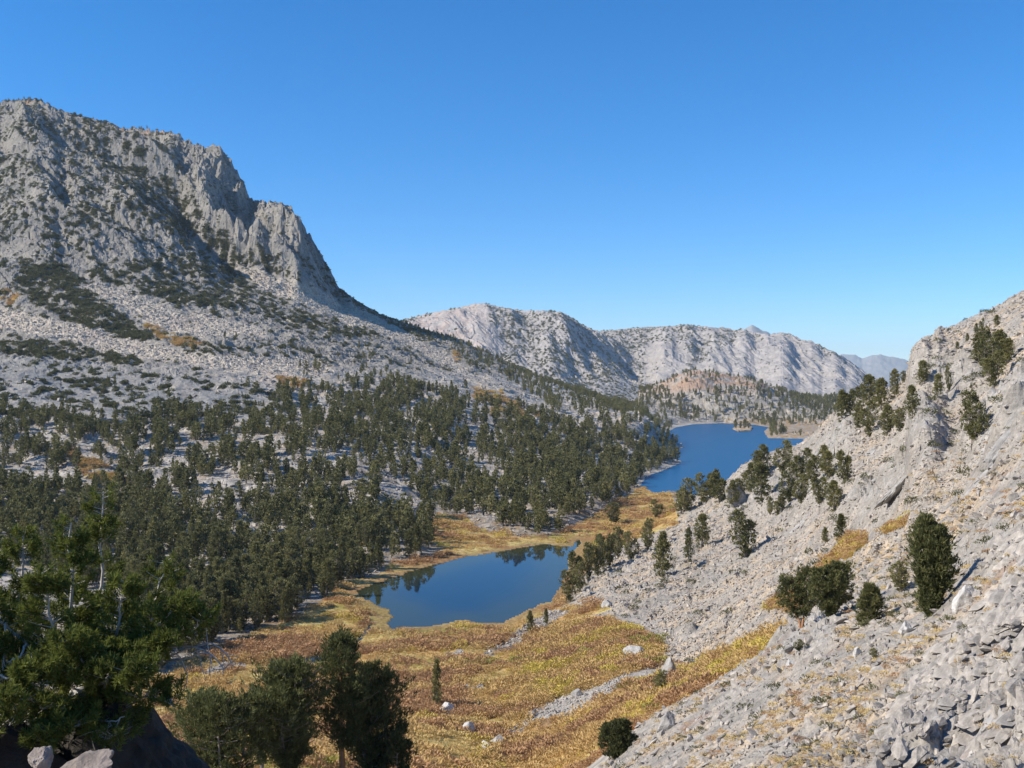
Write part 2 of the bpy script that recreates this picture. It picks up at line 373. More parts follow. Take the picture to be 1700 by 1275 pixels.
# skylines of the photograph: move each ridge to its measured height
SKY_FAR = [(560, 565), (660, 533), (700, 522), (745, 513), (775, 507), (790, 503), (806, 503), (830, 509), (870, 515), (910, 515), (935, 518), (965, 537), (985, 547), (1000, 549), (1030, 546), (1060, 543), (1085, 542), (1110, 541), (1140, 538), (1165, 541), (1200, 544), (1206, 541), (1215, 548), (1232, 545), (1250, 551), (1280, 555), (1292, 551), (1312, 553), (1330, 563), (1350, 566), (1370, 578), (1385, 583), (1410, 598), (1440, 620), (1480, 640), (1600, 650)]
SKY_HILL = [(1120, 838), (1150, 832), (1200, 806), (1215, 785), (1240, 768), (1270, 752), (1330, 736), (1350, 718), (1378, 690), (1395, 676), (1420, 660), (1450, 652), (1500, 632), (1530, 603), (1550, 592), (1580, 580), (1605, 568), (1630, 548), (1660, 528), (1680, 512), (1700, 502), (1880, 400)]
def fit_sky(line, r0, rp0, r1, r2, p0, p1, sm):
    global Z
    a = np.where((R2[:, 0] > r0) & (R2[:, 0] < r1))[0]
    cols = np.where((PX[10] >= p0) & (PX[10] <= p1))[0]
    t = ((Z[a][:, cols] - EYE) / R2[a][:, cols]).max(0)
    px = PX[10][cols]; q = np.sqrt(1 + ((px - 850) / FPX) ** 2)
    tgt = (HZ - np.interp(px, [p[0] for p in line], [p[1] for p in line])) / FPX / q
    d = tgt - t
    kk = np.ones(2 * sm + 1) / (2 * sm + 1)
    d = np.convolve(np.pad(d, sm, mode='edge'), kk, 'valid')
    d *= sstep(p0, p0 + 15, px) * sstep(p1, p1 - 15, px)
    wr = sstep(r0, rp0, RR) * (1 - sstep(r1, r2, RR))
    Z[:, cols] += d[None] * wr[:, None] * RR[:, None]
for _ in range(2):
    fit_sky(SKY_MOUNT, 1150, 1500, 2100, 2700, -240, 1060, 5)
    fit_sky(SKY_FAR, 2950, 3500, 4700, 6000, 560, 1600, 5)
fit_sky(SKY_HILL, 170, 300, 480, 560, 1130, 1560, 8)
fit_sky(SKY_HILL, 100, 200, 300, 500, 1500, 1870, 8)
# lake basins and shores
low = (R2 > 150) & (R2 < 2700)
Z[low] = np.maximum(Z[low], .35 + .25 * np.tanh(Z[low] / 3))
for k, L in enumerate(LAKES):
    small = k > 1
    m = (X > min(p[0] for p in L) - 60) & (X < max(p[0] for p in L) + 60) & (Y > min(p[1] for p in L) - 60) & (Y < max(p[1] for p in L) + 60)
    x, y = X[m], Y[m]
    jx = (0.5 if small else 1.6) * fbm(x / 7, y / 7, 3, 70); jy = (0.5 if small else 2.5) * fbm(x / 7, y / 7, 3, 77)
    ins = inpoly(x + jx, y + jy, L); d = seg_dist(x + jx, y + jy, L)
    z = Z[m]
    wid = 5.0 if small else 16.0 if k == 0 else 42.0
    lo = 0.10 + 0.03 * d * (1 - sstep(0, wid, d)) + np.maximum(0, z - 0.1) * sstep(0, wid, d)
    Z[m] = np.where(ins, -np.minimum(4.0, 0.25 + 0.12 * d), np.where(d < wid, np.where(z < -.2, z, np.maximum(lo, 0.08 + 0.02 * np.minimum(d, 10))), z))
ISLE = at_lake([(1216, 712), (1222, 707), (1240, 706), (1250, 710), (1246, 715), (1225, 716)])
m = inpoly(X, Y, ISLE); Z[m] = 1.5 + 1.5 * fbm(X[m] / 6, Y[m] / 6, 3, 80)

def ground(x, y):
    """height of the finished ground (arrays or scalars)"""
    x = np.atleast_1d(np.asarray(x, float)); y = np.atleast_1d(np.asarray(y, float))
    r = np.hypot(x, y); a = np.arctan2(x, y)
    i = np.clip(np.interp(r, RR, np.arange(NR)), 0, NR - 1.001); j = np.clip(np.interp(a, AZ, np.arange(NA)), 0, NA - 1.001)
    i0, j0 = i.astype(int), j.astype(int); fi, fj = i - i0, j - j0
    return (Z[i0, j0] * (1 - fj) + Z[i0, j0 + 1] * fj) * (1 - fi) + (Z[i0 + 1, j0] * (1 - fj) + Z[i0 + 1, j0 + 1] * fj) * fi
def gsample(F, x, y):
    r = np.hypot(x, y); a = np.arctan2(x, y)
    i = np.clip(np.rint(np.interp(r, RR, np.arange(NR))).astype(int), 0, NR - 1); j = np.clip(np.rint(np.interp(a, AZ, np.arange(NA))).astype(int), 0, NA - 1)
    return F[i, j]
TF = (Z - EYE) / R2
TMAX = np.maximum.accumulate(TF, 0)           # highest sight line so far along each azimuth: what hides what
def hit(px, py, rmin=4.0, rmax=1e9):
    """the ground point seen at a photograph pixel, beyond rmin"""
    u = (px - 850) / FPX; q = math.sqrt(1 + u * u)
    j = int(np.argmin(np.abs(AZ - math.atan(u)))); t = (HZ - py) / FPX / q
    k = np.where((RR > rmin) & (TF[:, j] >= t))[0]
    i = k[0] if len(k) else NR - 60
    r = min(RR[i], rmax)
    x, y = r * math.sin(AZ[j]), r * math.cos(AZ[j])
    return x, y, float(ground(x, y)[0])

_zs = blur(((Z - EYE) / R2).astype(np.float32), 7)
PX, PY = to_px(_zs)
talus_c = np.zeros_like(meadow)
for p, a, b in TALUS: talus_c = np.maximum(talus_c, zone(p, a, b))
talus = blur(np.maximum(talus_c, .0), 2)
patch2 = np.zeros_like(meadow)
for p, a, b in PATCHES:
    if a >= 850: patch2 = np.maximum(patch2, zone(p, a, b))
patch = np.where(mount > .3, patch2 * (fbm(X / 14, Y / 14, 3, 33) > -0.12), patch)
# ------------------------------------------------------------------ ground colours (what each patch of ground is made of)
def C3(*c): return np.array(c, np.float32)
def mixc(a, b, m): return a + (b - a) * m[..., None]
tone = np.empty((NR, NA, 3), np.float32)
n1 = fbm(X / 45, Y / 45, 4, 90); n2 = fbm(X / 9, Y / 9, 3, 95); n3 = fbm(X / 2.2, Y / 2.2, 3, 99)
tone[:] = C3(.40, .365, .315)
tone = mixc(tone, C3(.51, .465, .395), sstep(-.25, .35, n1 + .5 * n2))
# forest floor: bare pale rock, gritty soil, needle litter
tone = mixc(tone, C3(.40, .32, .235), forest * sstep(.08, .3, n2 - .3 * n1) * .8)
tone = mixc(tone, C3(.13, .10, .07), forest * sstep(.1, .4, -n2 + .2 * n1) * sstep(820, 500, R2) * .7)
# hillside: grit between the stones
sand = hill * (1 - outc) * sstep(-.25, .3, n2 + .6 * n3 + .3 * n1)
sand = np.maximum(sand, hill * zone([(1590, 985), (1700, 940), (1760, 925), (1760, 960), (1640, 975), (1600, 1000)], 25, 70))
sand = np.maximum(sand, hill * zone([(1330, 1160), (1420, 1110), (1540, 1060), (1590, 1075), (1480, 1140), (1400, 1190), (1340, 1210)], 15, 90) * .9)
tone = mixc(tone, C3(.42, .385, .335), hill * .35)
tone = mixc(tone, C3(.50, .395, .275), sand * .9)
tone = mixc(tone, C3(.37, .36, .345), hill * outc * sstep(-.1, .3, n3 + n2) * .55)
tone = mixc(tone, C3(.33, .22, .17), hill * sstep(.33, .5, fbm(X / 4, Y / 9, 3, 101)) * sstep(150, 90, R2) * .5)
# big mountain
tone = mixc(tone, C3(.265, .243, .208), mount * (1 - talus) * .8)
tone = mixc(tone, C3(.20, .198, .19), mount * (1 - talus) * sstep(0, .4, fbm(c_ / 30, s_ / 90, 4, 103)) * .6)
tone = mixc(tone, C3(.53, .455, .355), talus * .9)
chute = mount * rib * sstep(-.05, -.3, ribn) * (1 - cliff_poly)
tone = mixc(tone, C3(.45, .38, .30), chute * .9)
tone = mixc(tone, C3(.45, .37, .30), talus * sstep(.05, .3, n1) * .6)
slabz = blur(zone([(-200, 590), (60, 585), (200, 612), (330, 622), (470, 660), (500, 690), (300, 705), (60, 700), (-200, 700)], 600, 1000), 4)
tone = mixc(tone, C3(.27, .265, .25), slabz * (.6 + .4 * sstep(-.2, .2, n1)))
SCRUB = [([(35, 425), (110, 440), (150, 475), (200, 520), (255, 562), (205, 570), (120, 535), (60, 505), (30, 465)], .62), ([(220, 455), (260, 462), (330, 500), (300, 505), (225, 485)], .6),
         ([(60, 465), (170, 440), (330, 420), (440, 490), (520, 520), (660, 560), (560, 560), (420, 520), (300, 500), (200, 470)], .45), ([(0, 560), (110, 570), (240, 600), (200, 615), (60, 590), (0, 590)], .5),
         ([(300, 570), (420, 580), (460, 600), (300, 600)], .3), ([(545, 470), (600, 500), (720, 552), (700, 575), (620, 530), (560, 500)], .5), ([(180, 190), (380, 400), (460, 470), (400, 480), (260, 380), (130, 250)], .45)]
scrub = np.full((NR, NA), .16, np.float32) + .17 * rib + .38 * rib * sstep(.32, .0, np.abs(ribn + .05) * 2) - .4 * chute * (1 - sstep(.2, .8, cliff_poly))
for p, v in SCRUB: scrub = np.maximum(scrub, zone(p, 800, 2000) * v)
scrub *= mount * (1 - .97 * talus)
scn = .55 * fbm(c_ / 20, s_ / 70, 4, 105) + .95 * fbm(X / 8, Y / 8, 3, 109) + .08
scrub = np.maximum(scrub, slabz * .24)
scrub_on = sstep(.06, -.06, scn - (scrub - .42) * .95) * (scrub > .05)
scrub_on *= 1 - sstep(0.6, .9, cliff_poly) * .8
tone = mixc(tone, C3(.075, .08, .045), scrub_on * .8)
# far range and the orange knoll by the far lake
tone = mixc(tone, C3(.39, .36, .335), farm * .9)
tone = mixc(tone, C3(.45, .37, .32), farm * sstep(840, 760, PX) * sstep(-.2, .2, n1))
fs = .45 * fbm((X + .4 * Y) / 60, Y / 60, 3, 111) + .9 * fbm(X / 11, Y / 16, 3, 115)
face = np.clip(zone([(660, 540), (800, 500), (830, 560), (835, 620), (780, 610), (700, 560)], 2800, 4500) + zone([(1060, 640), (1075, 570), (1130, 570), (1180, 650), (1480, 660), (1480, 620), (1400, 600), (1310, 560), (1230, 560), (1150, 600), (1110, 650)], 3000, 4600) * .75, 0, 1)
fscrub = farm * sstep(-.02, .26, fs - .35 * face) * (1 - .55 * face)
tone = mixc(tone, C3(.17, .165, .13), fscrub * .75)
tone = mixc(tone, C3(.40, .255, .165), dome * sstep(38, 70, Zb) * sstep(-.35, .1, n1) * .85)
shore_f = (R2 > 1250) & (R2 < 1900) & (Z > 0) & (PX > 1200) & (Z < 8)
tone = mixc(tone, C3(.36, .23, .10), shore_f * sstep(-.3, .2, n2) * .9)
tone = mixc(tone, C3(.16, .13, .08), dome * sstep(-.2, .2, n2) * .6 * sstep(60, 30, Zb))
edge = np.clip((1 - mead_f) + blur(meadow, 26) * 1.5, 0, 1) * forest * (1 - meadow)
tone = mixc(tone, C3(.24, .165, .09), edge * sstep(-.35, .25, n2 + .4 * n3) * .9)
# meadow: sedge and willow in autumn
m1 = fbm(X / 24, Y / 12, 4, 120); m2 = fbm(X / 60, Y / 25, 3, 126); m3 = fbm(X / 4, Y / 3, 3, 129)
mc = np.empty_like(tone); mc[:] = C3(.36, .235, .09)
mc = mixc(mc, C3(.44, .315, .125), sstep(-.05, .3, m1 + .3 * m3))
mc = mixc(mc, C3(.27, .14, .06), sstep(.06, .3, m2 - .4 * m1) * .9)
yel = sstep(820, 930, PX) * sstep(1025, 1060, PY) * sstep(1200, 1120, PY)
mc = mixc(mc, C3(.30, .255, .06), np.clip(yel * sstep(-.2, .15, m2 + m1), 0, 1))
mc = mixc(mc, C3(.16, .155, .04), sstep(.14, .36, -m2 - .3 * m1 + .2 * m3) * .7)
mc = mixc(mc, C3(.25, .24, .06), zone([(595, 995), (650, 1005), (655, 1035), (605, 1045), (580, 1025)], 250, 350) * .7)
mc = mixc(mc, C3(.20, .14, .10), sstep(.25, .4, fbm(X / 12, Y / 8, 3, 133)) * .6)
tone = mixc(tone, np.minimum(mc * C3(1.6, 1.6, 1.6), .6), meadow)
tone = mixc(tone, mixc(np.broadcast_to(C3(.33, .17, .05), tone.shape), C3(.36, .25, .05), sstep(-.1, .2, m1)), patch * .9)
# shore rim and lake bed
dl = seg_dist(X[250:1300], Y[250:1300], LAKES[0]); rim = np.zeros((NR, NA), np.float32); rim[250:1300] = sstep(9, 2, dl)
tone = mixc(tone, C3(.30, .19, .09), rim * .7 * (Z > 0))
tone = mixc(tone, C3(.045, .06, .05), (Z < -.1) * (R2 > 150) * 1.0 * (R2 < 2500))
tone *= ((1 + .16 * n3 + .12 * n2) * (.93 - .09 * hill))[..., None]
tone = np.clip(tone, .02, .7)

# ------------------------------------------------------------------ materials
def new_mat(name):
    m = bpy.data.materials.new(name); m.use_nodes = True
    nt = m.node_tree
    b = nt.nodes['Principled BSDF']
    return m, nt, b
def N(nt, t, **kw):
    n = nt.nodes.new(t)
    for k, v in kw.items():
        if k in n.inputs: n.inputs[k].default_value = v
        else: setattr(n, k, v)
    return n
def ground_mat(name, scales, bump, spec=.2, amt=.35):
    m, nt, b = new_mat(name); L = nt.links.new
    at = N(nt, 'ShaderNodeAttribute', attribute_name='tone')
    tc = N(nt, 'ShaderNodeTexCoord')
    col = at.outputs['Color']; hgt = None
    for i, s in enumerate(scales):
        no = N(nt, 'ShaderNodeTexNoise', Scale=1.0 / s, Detail=4.0, Roughness=.62)
        L(tc.outputs['Object'], no.inputs['Vector'])
        mr = N(nt, 'ShaderNodeMapRange')
        mr.inputs[1].default_value = .3; mr.inputs[2].default_value = .7
        mr.inputs[3].default_value = 1 - amt; mr.inputs[4].default_value = 1 + amt * .7
        L(no.outputs['Fac'], mr.inputs[0])
        mx = N(nt, 'ShaderNodeMix', data_type='RGBA', blend_type='MULTIPLY'); mx.inputs[0].default_value = 1
        L(col, mx.inputs[6]); L(mr.outputs[0], mx.inputs[7]); col = mx.outputs[2]
        bp = N(nt, 'ShaderNodeBump', Strength=bump, Distance=s * .35)
        L(no.outputs['Fac'], bp.inputs['Height'])
        if hgt is not None: L(hgt, bp.inputs['Normal'])
        hgt = bp.outputs[0]
    L(col, b.inputs['Base Color']); L(hgt, b.inputs['Normal'])
    b.inputs['Roughness'].default_value = .9
    b.inputs['Specular IOR Level'].default_value = spec
    return m
M_hill = ground_mat('granite_scree', [.08, .5, 3.0], .55, .2, .3)
M_mount = ground_mat('mountain_granite', [2.0, 9.0], .6, .15, .25)
M_far = ground_mat('far_granite', [12.0, 50.0], .5, .1, .2)
M_floor = ground_mat('forest_floor', [.7, 3.5], .6, .15, .3)
M_meadow = ground_mat('meadow_turf', [.35, 1.6], .8, .05, .35)

# ------------------------------------------------------------------ the ground, one sheet cut into its named stretches along shared edges
zone_id = np.zeros((NR, NA), np.int8)
zone_id[meadow > .5] = 1
zone_id[(hill > .5) & (meadow < .5)] = 2
zone_id[R2 < 60] = 2
zone_id[mount > .35] = 3
zone_id[(R2 > 2750)] = 4
zone_id[dome > .5] = 5
fz = zone_id[:-1, :-1].ravel()
idx = np.arange(NR * NA, dtype=np.int32).reshape(NR, NA)
quad = np.stack([idx[:-1, :-1], idx[1:, :-1], idx[1:, 1:], idx[:-1, 1:]], -1).reshape(-1, 4)[:, ::-1]
P3 = np.stack([X, Y, Z], -1).reshape(-1, 3); TN = tone.reshape(-1, 3)
for zi, nm, mt, lab, cat, sm in ((0, 'valley_floor', M_floor, 'pale broken granite benches under the pine forest', 'ground', False), (1, 'meadow', M_meadow, 'ochre and rust autumn meadow around the near lake', 'meadow', True),
                             (2, 'hillside', M_hill, 'sunlit pale scree hillside falling to the near lake', 'hillside', False), (3, 'mountain', M_mount, 'grey granite mountain with scrub bands and cliffs', 'mountain', False),
                             (4, 'mountain', M_far, 'pale far granite range beyond the far lake', 'mountain', False), (5, 'hill', M_floor, 'orange rocky knoll behind the far lake', 'hill', False)):
    q = quad[fz == zi]
    u, inv = np.unique(q, return_inverse=True)
    me = mesh_np(nm, P3[u], inv.reshape(-1), np.full(len(q), 4), [mt], True if sm else None, None, TN[u])
    tag(link(nm, me), lab, cat, None, 'structure')

# ------------------------------------------------------------------ water
mw, nt, b = new_mat('lake_water')
L = nt.links.new
b.inputs['Base Color'].default_value = (.008, .045, .105, 1)
b.inputs['Roughness'].default_value = .03
b.inputs['IOR'].default_value = 1.333
tc = N(nt, 'ShaderNodeTexCoord'); mp = N(nt, 'ShaderNodeMapping'); mp.inputs['Scale'].default_value = (.5, .22, 1)
L(tc.outputs['Object'], mp.inputs[0])
no = N(nt, 'ShaderNodeTexNoise', Scale=1.0, Detail=3.0); L(mp.outputs[0], no.inputs['Vector'])
big = N(nt, 'ShaderNodeTexNoise', Scale=.012, Detail=2.0); L(mp.outputs[0], big.inputs['Vector'])
mr = N(nt, 'ShaderNodeMapRange'); mr.inputs[1].default_value = .42; mr.inputs[2].default_value = .6; mr.inputs[3].default_value = .05; mr.inputs[4].default_value = .18
L(big.outputs['Fac'], mr.inputs[0])
bp = N(nt, 'ShaderNodeBump', Distance=.12); L(no.outputs['Fac'], bp.inputs['Height']); L(mr.outputs[0], bp.inputs['Strength']); L(bp.outputs[0], b.inputs['Normal'])
def wavy(m, body, rough, cap):
    nt = m.node_tree; L = nt.links.new; b = nt.nodes['Principled BSDF']; bp = [q for q in nt.nodes if q.type == 'BUMP'][0]
    df = N(nt, 'ShaderNodeBsdfDiffuse'); df.inputs[0].default_value = (*body, 1)
    gl = N(nt, 'ShaderNodeBsdfGlossy'); gl.inputs['Roughness'].default_value = rough; gl.inputs[0].default_value = (1, 1, 1, 1)
    fr = N(nt, 'ShaderNodeFresnel'); fr.inputs[0].default_value = 1.27
    mn = N(nt, 'ShaderNodeMath', operation='MINIMUM'); mn.inputs[1].default_value = cap
    L(bp.outputs[0], gl.inputs['Normal']); L(bp.outputs[0], fr.inputs['Normal']); L(fr.outputs[0], mn.inputs[0])
    ms = N(nt, 'ShaderNodeMixShader'); L(mn.outputs[0], ms.inputs[0]); L(df.outputs[0], ms.inputs[1]); L(gl.outputs[0], ms.inputs[2])
    nt.nodes.remove(b); L(ms.outputs[0], nt.nodes['Material Output'].inputs[0])
mw2 = mw.copy(); mw2.name = 'rippled_water'
mw1 = mw.copy(); mw1.name = 'clear_lake_water'; wavy(mw, (.010, .045, .095), .04, .42); wavy(mw1, (.01, .04, .09), .03, .62); wavy(mw2, (.006, .085, .20), .25, .20)
atw = N(mw1.node_tree, 'ShaderNodeAttribute', attribute_name='tone'); mw1.node_tree.links.new(atw.outputs['Color'], [q for q in mw1.node_tree.nodes if q.type == 'BSDF_DIFFUSE'][0].inputs[0])
#; wavy(mw2, (.012, .085, .20), .28, .26)
def water(name, pts, lab, cat, mw=mw, margin=False):
    P = np.array(pts); c = P.mean(0)
    a = np.roll(P, -1, 0) - np.roll(P, 1, 0); nrm = np.stack([a[:, 1], -a[:, 0]], 1); nrm /= np.linalg.norm(nrm, axis=1)[:, None] + 1e-9
    area = .5 * np.sum(P[:, 0] * np.roll(P[:, 1], -1) - np.roll(P[:, 0], -1) * P[:, 1])
    P = P + nrm * (6.0 if len(pts) > 12 else 1.2) * (1 if area > 0 else -1)
    if area < 0: P = P[::-1]
    if margin:
        # a fine sheet, the shallows tinted by the bed
        from mathutils.geometry import delaunay_2d_cdt
        B = np.concatenate([np.linspace(P[i], P[(i + 1) % len(P)], 8, endpoint=False) for i in range(len(P))]); m = len(B)
        gx, gy = np.meshgrid(np.arange(P[:, 0].min(), P[:, 0].max(), 4.0), np.arange(P[:, 1].min(), P[:, 1].max(), 4.0)); gx, gy = gx.ravel(), gy.ravel()
        k = inpoly(gx, gy, P) & (seg_dist(gx, gy, P) > 1.5)
        vv = np.concatenate([B, np.c_[gx[k], gy[k]]])
        r_ = delaunay_2d_cdt([tuple(map(float, q)) for q in vv], [], [list(range(m))], 1, 1e-4)
        V = np.array([(q[0], q[1], 0.0) for q in r_[0]]); FT = [list(q) for q in r_[2]]
        dp = sstep(3, 22, seg_dist(V[:, 0], V[:, 1], np.array(pts)) + 4 * fbm(V[:, 0] / 12, V[:, 1] / 12, 3, 171)) 
        me = mesh_np(name, V, np.concatenate([np.array(q) for q in FT]), [len(q) for q in FT], [mw], None, None, mixc(np.broadcast_to(C3(.035, .042, .022), (len(V), 3)), C3(.004, .022, .05), dp))
    else: me = mesh_np(name, np.c_[P, np.zeros(len(P))], np.arange(len(P)), [len(P)], [mw])
    tag(link(name, me), lab, cat, None, 'structure')
water('lake', LAKES[0], 'dark blue near lake beside the ochre meadow', 'lake', mw1, True)
water('lake', LAKES[1], 'bright blue far lake at the foot of the orange knoll', 'lake', mw2)
water('pond', LAKES[2], 'small narrow pond in the meadow behind the near pines', 'pond')
water('stream', LAKES[3], 'short stream leaving the near lake through the sedge', 'stream')

# ------------------------------------------------------------------ what stands on the ground: forms
rng = np.random.RandomState(11)
def foliage_mat(name, dark, light, trans=.25):
    m, nt, b = new_mat(name); L = nt.links.new
    at = N(nt, 'ShaderNodeAttribute', attribute_name='tone'); oi = N(nt, 'ShaderNodeObjectInfo')
    sx = N(nt, 'ShaderNodeSeparateColor'); L(at.outputs['Color'], sx.inputs[0])
    ad = N(nt, 'ShaderNodeMath', operation='MULTIPLY_ADD'); ad.inputs[1].default_value = .45; L(oi.outputs['Random'], ad.inputs[0])
    s2 = N(nt, 'ShaderNodeMath', operation='MULTIPLY'); s2.inputs[1].default_value = .6; L(sx.outputs[0], s2.inputs[0]); L(s2.outputs[0], ad.inputs[2])
    mx = N(nt, 'ShaderNodeMix', data_type='RGBA'); L(ad.outputs[0], mx.inputs[0]); mx.inputs[6].default_value = (*dark, 1); mx.inputs[7].default_value = (*light, 1)
    L(mx.outputs[2], b.inputs['Base Color']); b.inputs['Roughness'].default_value = .75; b.inputs['Specular IOR Level'].default_value = .15
    tr = N(nt, 'ShaderNodeBsdfTranslucent'); L(mx.outputs[2], tr.inputs[0])
    ms = N(nt, 'ShaderNodeMixShader'); ms.inputs[0].default_value = trans
    L(b.outputs[0], ms.inputs[1]); L(tr.outputs[0], ms.inputs[2]); L(ms.outputs[0], nt.nodes['Material Output'].inputs[0])
    return m
M_needle = foliage_mat('pine_needles', (.085, .095, .038), (.29, .265, .105))
M_dark_needle = foliage_mat('dark_pine_needles', (.04, .052, .02), (.165, .17, .06))
M_mid_needle = foliage_mat('olive_pine_needles', (.06, .07, .028), (.215, .21, .08))
M_near_needle = foliage_mat('sunny_pine_needles', (.03, .05, .015), (.235, .255, .052), .35)
M_scrub = foliage_mat('scrub_foliage', (.07, .078, .038), (.20, .19, .09))
def bark_mat(name, a, b_):
    m, nt, b = new_mat(name); L = nt.links.new
    tc = N(nt, 'ShaderNodeTexCoord'); mp = N(nt, 'ShaderNodeMapping'); mp.inputs['Scale'].default_value = (14, 14, 2); L(tc.outputs['Object'], mp.inputs[0])
    no = N(nt, 'ShaderNodeTexNoise', Scale=1.0, Detail=5.0); L(mp.outputs[0], no.inputs['Vector'])
    mx = N(nt, 'ShaderNodeMix', data_type='RGBA'); L(no.outputs['Fac'], mx.inputs[0]); mx.inputs[6].default_value = (*a, 1); mx.inputs[7].default_value = (*b_, 1)
    L(mx.outputs[2], b.inputs['Base Color']); b.inputs['Roughness'].default_value = .85
    bp = N(nt, 'ShaderNodeBump', Strength=.6, Distance=.03); L(no.outputs['Fac'], bp.inputs['Height']); L(bp.outputs[0], b.inputs['Normal'])
    return m
M_bark = bark_mat('grey_bark', (.12, .10, .085), (.36, .31, .26))
M_orange_bark = bark_mat('orange_bark', (.20, .085, .035), (.50, .26, .12))
M_dead = bark_mat('bleached_wood', (.30, .27, .23), (.62, .58, .52))

def tube(path, rad, k=6):
    path = np.asarray(path, float); rad = np.asarray(rad, float); n = len(path)
    t = np.gradient(path, axis=0); t /= np.linalg.norm(t, axis=1)[:, None] + 1e-9
    up = np.where(np.abs(t[:, 2:3]) > .9, np.array([[1., 0, 0]]), np.array([[0, 0, 1.]]))
    a = np.cross(t, up); a /= np.linalg.norm(a, axis=1)[:, None] + 1e-9; b = np.cross(t, a)
    an = np.arange(k) / k * 2 * math.pi
    V = path[:, None] + rad[:, None, None] * (np.cos(an)[None, :, None] * a[:, None] + np.sin(an)[None, :, None] * b[:, None])
    i = np.arange(n - 1)[:, None] * k; j = np.arange(k)[None]; j2 = (j + 1) % k
    F = np.stack([i + j, i + j2, i + k + j2, i + k + j], -1).reshape(-1, 4)
    return V.reshape(-1, 3), F
def join(parts):
    V, F, o = [], [], 0
    for v, f in parts: V.append(v); F.append(f + o); o += len(v)
    return np.concatenate(V), np.concatenate(F)
def unit(v): return v / (np.linalg.norm(v, axis=-1, keepdims=True) + 1e-9)
def leaves(c, d, l, w, r):
    """one diamond leaf or needle brush per row: from c along d"""
    n = len(c); d = unit(d); side = unit(np.cross(d, r.normal(size=(n, 3)))) * (w * .5)[:, None]
    e = c + d * l[:, None]; m = c + d * (l * .45)[:, None]
    V = np.stack([c, m + side, e, m - side], 1).reshape(-1, 3)
    return V, np.arange(4 * n).reshape(-1, 4)
def profile(s, form):
    if form == 'dome': return np.interp(s, [0, .18, .35, .6, .8, .93, 1], [.25, .6, .9, 1, .85, .5, .12])
    if form == 'column': return np.interp(s, [0, .12, .3, .6, .85, 1], [.45, .9, 1, .8, .5, .08])
    if form == 'cone': return np.interp(s, [0, .1, .3, .65, 1], [.7, 1, .85, .48, .05])
    return np.interp(s, [0, .1, .45, .8, 1], [.6, 1, .95, .7, .15])          # bush
def pine_forms(seed, h, rad, form, nb, nt_, nl, ll, lw, leaders=1, base=.14, clump=.5):
    """trunk and crown geometry of one pine: returns (trunk V,F), (crown V,F,tone)"""
    r = np.random.RandomState(seed)
    T_, cc, dd, tn = [], [], [], []
    for q in range(leaders):
        hh = h * (1 if q == 0 else r.uniform(.72, .95)); a0 = r.uniform(0, 6.28)
        off = np.array([math.cos(a0), math.sin(a0), 0]) * rad * (0 if q == 0 and leaders == 1 else r.uniform(.35, .65))
        zz = np.linspace(0, 1, 8); bend = r.normal(0, .02, (8, 2)).cumsum(0) * h * .25
        ax = np.stack([off[0] * sstep(0, .5, zz) + bend[:, 0], off[1] * sstep(0, .5, zz) + bend[:, 1], zz * hh * .97 - .25 * (zz == 0)], 1)
        T_.append(tube(ax, np.interp(zz, [0, .08, 1], [.032, .023, .003]) * h * (1 if leaders == 1 else .75), 6))
        rr = rad * (1 if leaders == 1 else .68)
        k = nb // leaders
        s = base + (1 - base) * np.sort(r.rand(k)) ** .85
        a = r.uniform(0, 6.28, k); lob = 1 + clump * np.sin(a * 2 + s * 9 + r.uniform(0, 6)) * .5 + r.normal(0, .18, k)
        br = rr * profile((s - base) / (1 - base), form) * np.clip(lob, .35, 1.5)
        root = np.stack([np.interp(s, zz, ax[:, i]) for i in range(3)], 1)
        out = np.stack([np.cos(a), np.sin(a), r.uniform(-.15, .35, k) + .5 * s], 1)
        tip = root + out * br[:, None]
        for i in range(0, k, max(1, k // 26)):
            if nl * nt_ > 8: T_.append(tube(np.stack([root[i], root[i] * .5 + tip[i] * .5 - [0, 0, .02 * h], tip[i]]), np.array([.007, .005, .002]) * h, 3))
        for _ in range(nt_):
            f = np.sqrt(r.uniform(.12, 1.0, k))
            c = root + (tip - root) * f[:, None] + r.normal(0, .028 * h, (k, 3)) * .6
            bt = np.clip(r.normal(.5, .25, k) + .25 * (s - .5), 0, 1)
            for _ in range(nl):
                cc.append(c + r.normal(0, .012 * h, (k, 3))); dd.append(out * .55 + [0, 0, .75] + r.normal(0, .55, (k, 3))); tn.append(bt)
    c = np.concatenate(cc); d = np.concatenate(dd); t = np.concatenate(tn); n = len(c)
    V, F = leaves(c, d, ll * h * r.uniform(.6, 1.25, n), lw * h * r.uniform(.7, 1.3, n), r)
    tone_ = np.repeat(t, 4)
    return join(T_), (V, F, np.stack([tone_] * 3, 1))
def make_pine(name, seed, h, rad, form, nb, nt_, nl, ll, lw, leaders=1, base=.14, bark=None, needle=None, clump=.5):
    (tv, tf), (cv_, cf, ct_) = pine_forms(seed, h, rad, form, nb, nt_, nl, ll, lw, leaders, base, clump)
    return quads('trunk', tv, tf, [bark or M_bark], True), quads('crown', cv_, cf, [needle or M_needle], None, ct_)
def place_pine(meshes, loc, rz, scl, label, group=None, cat='pine tree'):
    e = empty('pine_tree', loc, rz); e.scale = scl
    link('trunk', meshes[0], e); link('crown', meshes[1], e)
    return tag(e, label, cat, group)

